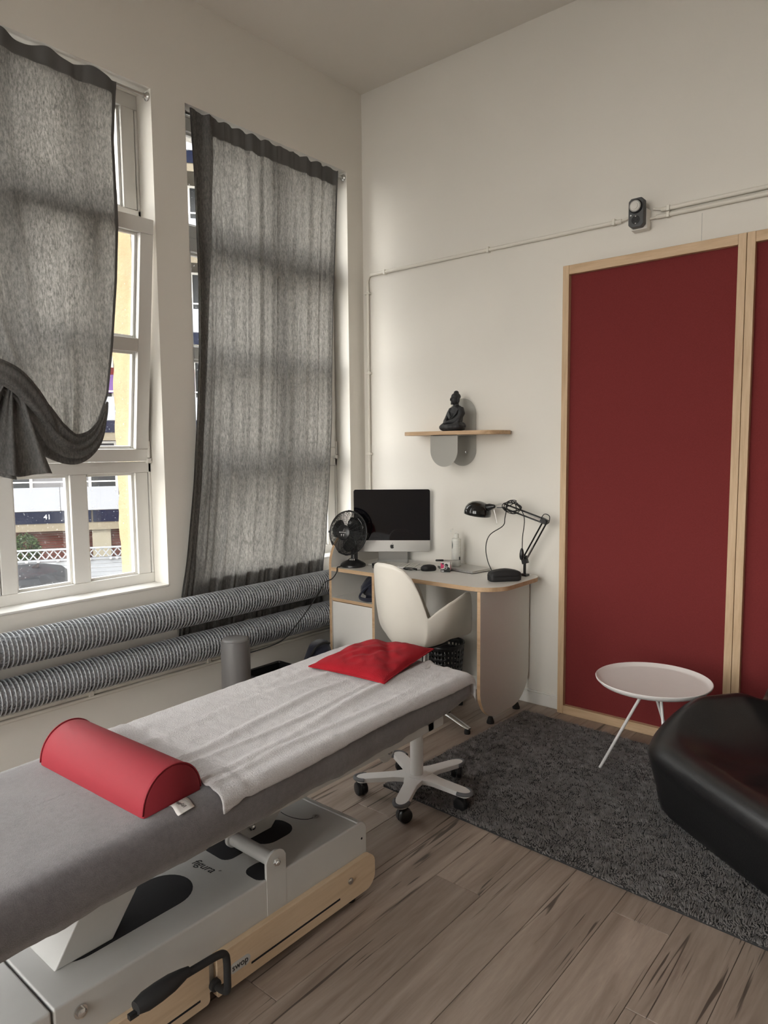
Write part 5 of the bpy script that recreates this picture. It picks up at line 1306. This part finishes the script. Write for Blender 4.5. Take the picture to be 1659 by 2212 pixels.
# ------------------------------------------------------------------ the street outside
def street():
    a = R(33.5); U = Vector((math.sin(a), math.cos(a), 0)); Nn = Vector((math.cos(a), -math.sin(a), 0)); P0 = Vector((-21, 10.2, 0)); G = -2.2
    def sp(s, off, z): return P0+U*s+Nn*off+Vector((0,0,z))
    def slab(mb, s0, s1, o0, o1, z0, z1, mi=0): mb.prism([(s0, o0), (s1, o0), (s1, o1), (s0, o1)], lambda p, q, z: sp(p, q, z), z0, z1, mi)
    g = part('street_ground', 'asphalt', None, lambda mb: mb.box(-60, -45, G-.1, 30, 60, G), kind='structure')
    # ---- apartment building opposite
    t = thing('apartment_building', 'apartment building across the street with white balcony panels and navy bands', 'building', sp(0, -3, G))
    S0, S1 = -3.61, 13.1
    part('upper_wall', 'grey_render', t, lambda mb: slab(mb, S0, S1, -4.5, -1.3, -.92, 11.7))
    def gf(mb): slab(mb, S0, S1, -4.5, -.30, G, -.92)
    part('ground_wall', 'cream_render', t, gf)
    part('column', 'cream_render', t, lambda mb: slab(mb, .57, 1.10, -.30, -.10, G, -.92))
    for s0, s1 in ((-3.6, .56), (1.11, 9.0)):
        def shut(mb):
            z = G+.05
            while z < -.95: slab(mb, s0, s1, -.30, -.245+.0, z, z+.058); z += .078
        part('red_cladding', 'brick_red', t, shut, kind='stuff')
    pitch = 2.72
    for k in range(5):
        z = pitch*k
        part('floor_slab', 'tan_render', t, lambda mb: (slab(mb, S0, S1, -1.3, -.06, -.92+z, -.32+z), slab(mb, S0, S1, -.06, -.03, -.92+z, -.68+z)))
        for s0, s1 in ((S0, .575), (.625, S1)): part('navy_fascia', 'navy_band', t, lambda mb: slab(mb, s0+.0, s1, -.06, -.01, -.68+z, -.325+z))
        s = -3.61
        while s < S1-2:
            if s < 12: part('balcony_panel', 'balcony_white', t, lambda mb: slab(mb, s+.008, s+1.662, -.035, .0, -.31+z, .40+z), bevel=.004, seg=1)
            s += 1.67
        part('handrail', 'white_paint', t, lambda mb: (mb.tube([sp(S0, -.02, .56+z), sp(S1, -.02, .56+z)], .022, 6), [mb.tube([sp(q, -.02, .38+z), sp(q, -.02, .56+z)], .012, 5) for q in np.arange(-3.5, 12, 1.67)]))
        for s0 in np.arange(-2.08, 12, 3.34):
            if s0 < 9:
                wdw = part('window', 'white_paint', t, lambda mb: (slab(mb, s0-.85, s0+.85, -1.3, -1.24, .0+z, .06+z), slab(mb, s0-.85, s0+.85, -1.3, -1.24, 1.72+z, 1.79+z), [slab(mb, s0+q-.04, s0+q+.04, -1.3, -1.24, .06+z, 1.72+z) for q in (-.81, 0, .81)]))
                for q in (-.40, .40): part('pane', 'window_dark', wdw, lambda mb: slab(mb, s0+q-.36, s0+q+.36, -1.298, -1.27, .06+z, 1.72+z))
        if k < 1:
            part('panel_screw', 'steel', t, lambda mb: [mb.lathe([(.020, 0), (.020, .012)], sp(q, .0, zz), Nn, 8) for q in (-1.06, -.30, .64, 1.31, 2.1) for zz in (.30, -.21)])
    part('awning', 'purple_cloth', t, lambda mb: slab(mb, -1.2, 3.8, -1.0, -.95, 3.31, 3.87)); part('awning', 'awning_red', t, lambda mb: slab(mb, -1.2, 3.8, -1.0, -.93, 3.87, 4.09))
    text('house_number', '41', .20, sp(-.65, .0, -.49), U, (0,0,1), 'print_white', t, .004)
    part('roof', 'grey_render', t, lambda mb: slab(mb, S0, S1, -5, .1, 11.7, 12.0))
    # ---- fence with lattice top
    t = thing('fence', 'white garden fence with diamond lattice top across the street', 'fence', sp(1, 5, G))
    f0, f1 = -5., 8.
    for i in range(11):
        z1 = -1.125-i*.100
        part('fence_board', 'fence_white', t, lambda mb: slab(mb, f0, f1, 4.98, 5.0, z1-.094, z1))
    part('rail', 'fence_white', t, lambda mb: slab(mb, f0, f1, 4.975, 5.02, -.850, -.815)); part('rail', 'fence_white', t, lambda mb: slab(mb, f0, f1, 4.975, 5.02, -1.115, -1.070))
    def lat(mb):
        s = f0
        while s < f1:
            for k in (-1, 1): mb.obox(sp(s, 4.99+.006*k, -.96), U*k+Vector((0,0,1.28)), Nn, (U*1.28*k-Vector((0,0,1))), .178, .005, .013)
            s += .178
    part('lattice', 'fence_white', t, lat, kind='stuff')
    for s in np.arange(f0, f1+.1, 1.857): part('post', 'fence_white', t, lambda mb: slab(mb, s-.035, s+.035, 4.90, 4.975, G, -.80))
    t = thing('string_lights', 'string of white party bulbs along the fence', 'string lights', sp(.6, 5.06, -1.1))
    bs = [-.98, -.62, -.33, -.08, .35, .62, 1.05, 1.52, 1.66, 2.2]
    part('wire', 'black_rubber', t, lambda mb: mb.tube([sp(s, 5.05, -1.055) for s in bs], .005, 5))
    for s in bs: part('bulb', 'bulb_white', t, lambda mb: mb.ell(sp(s, 5.05, -1.10), (.036,.036,.036), 12, 8), smooth=180)
    # ---- parked car
    c0 = -2.95; oc = 7.1
    t = thing('car', 'dark parked car seen through the lower window panes', 'car', sp(-.8, oc+.88, G))
    low = [(0, -1.98), (.0, -1.62), (.12, -1.48), (1.05, -1.36), (1.2, -1.33), (3.75, -1.31), (4.15, -1.36), (4.22, -1.55), (4.2, -1.98)]
    def hull(mb):
        rl = []
        for q, ins in ((-.02, .06), (.04, .02), (.30, 0), (1.46, 0), (1.72, .02), (1.78, .06)):
            rl.append([sp(c0+2.1+(s-2.1)*(1-ins), oc+q, z if z < -1.6 else z-ins*1.0) for s, z in low])
        mb.rings(rl, cap0=True)
    part('body', 'car_paint', t, hull, bevel=.04, seg=3)
    def cabin(mb):
        rl = []
        for z, s0, s1, ins in ((-1.36, .98, 4.12, .02), (-1.10, 1.42, 3.97, .10), (-.86, 1.86, 3.72, .20), (-.80, 2.05, 3.45, .28), (-.785, 2.4, 3.2, .45)):
            rl.append([sp(c0+p, oc+q, z) for p, q in rrect(s0, ins, s1, 1.76-ins, .12, 5)])
        mb.rings(rl)
    part('cabin', 'car_paint', t, cabin, smooth=50)
    part('window', 'car_glass', t, lambda mb: [mb.prism([(1.50, -1.335), (2.45, -1.335), (2.45, -.90), (2.02, -.90)], lambda p, z, h: sp(c0+p, oc+1.76-.02-(z+1.36)*.36+h, z), .001, .008), mb.prism([(2.52, -1.335), (3.72, -1.335), (3.50, -.90), (2.52, -.90)], lambda p, z, h: sp(c0+p, oc+1.76-.02-(z+1.36)*.36+h, z), .001, .008)])
    for s in (.82, 3.45):
        for q in (.10, 1.66):
            wh = part('wheel', 'black_rubber', t, lambda mb: mb.lathe([(.20, -.09), (.30, -.09), (.315, -.06), (.315, .06), (.30, .09), (.20, .09)], sp(c0+s, oc+q, G+.315), Nn, 24), smooth=40)
            part('rim', 'aluminium', wh, lambda mb: mb.lathe([(.19, .0), (.19, .095), (.05, .085), (.0, .085)], sp(c0+s, oc+q, G+.315), Nn if q > 1 else -Nn, 16), smooth=40)
    part('aerial', 'black_plastic', t, lambda mb: mb.prism([(3.25, -.79), (3.40, -.79), (3.38, -.70)], lambda p, z, h: sp(c0+p, oc+.86+h, z), 0, .03))
    # ---- greenery
    def plant(name, label, c, r, n, sz, trunk, seed):
        rr = np.random.default_rng(seed); t = thing(name, label, 'tree' if name == 'tree' else 'bush', Vector((c.x, c.y, G)))
        def lv(mb):
            for i in range(n):
                d = Vector(rr.normal(0, 1, 3)); d.normalize(); q = c+Vector((d.x*r[0], d.y*r[1], d.z*r[2]))*(rr.uniform(.35, 1)**.5); a_ = Vector(rr.normal(0, 1, 3)).normalized(); b_ = a_.cross(Vector(rr.normal(0, 1, 3))).normalized(); s = sz*rr.uniform(.6, 1.3)
                mb.add([q-a_*s, q+b_*s*.45+Vector((0,0,.004)), q+a_*s, q-b_*s*.45], [(0,1,2,3)])
        part('foliage', 'leaf', t, lv, kind='stuff', recalc=False); part('trunk', 'bark', t, lambda mb: (mb.tube([Vector((c.x, c.y, G)), c-Vector((0,0,r[2]*.3))], [trunk, trunk*.6], 8), [mb.tube([c-Vector((0,0,r[2]*.6)), c+Vector((math.cos(k*2.1)*r[0]*.7, math.sin(k*2.1)*r[1]*.7, r[2]*.3))], [trunk*.5, trunk*.15], 6) for k in range(4)]))
    plant('tree', 'leafy green tree behind the fence near the stone reveal', sp(1.98, 3.0, .80), (.36, .36, .30), 900, .055, .05, 3)
    plant('bush', 'green bush behind the lattice in front of the red cladding', sp(-.55, 3.9, -.95), (.42, .35, .42), 900, .05, .03, 4)
street()
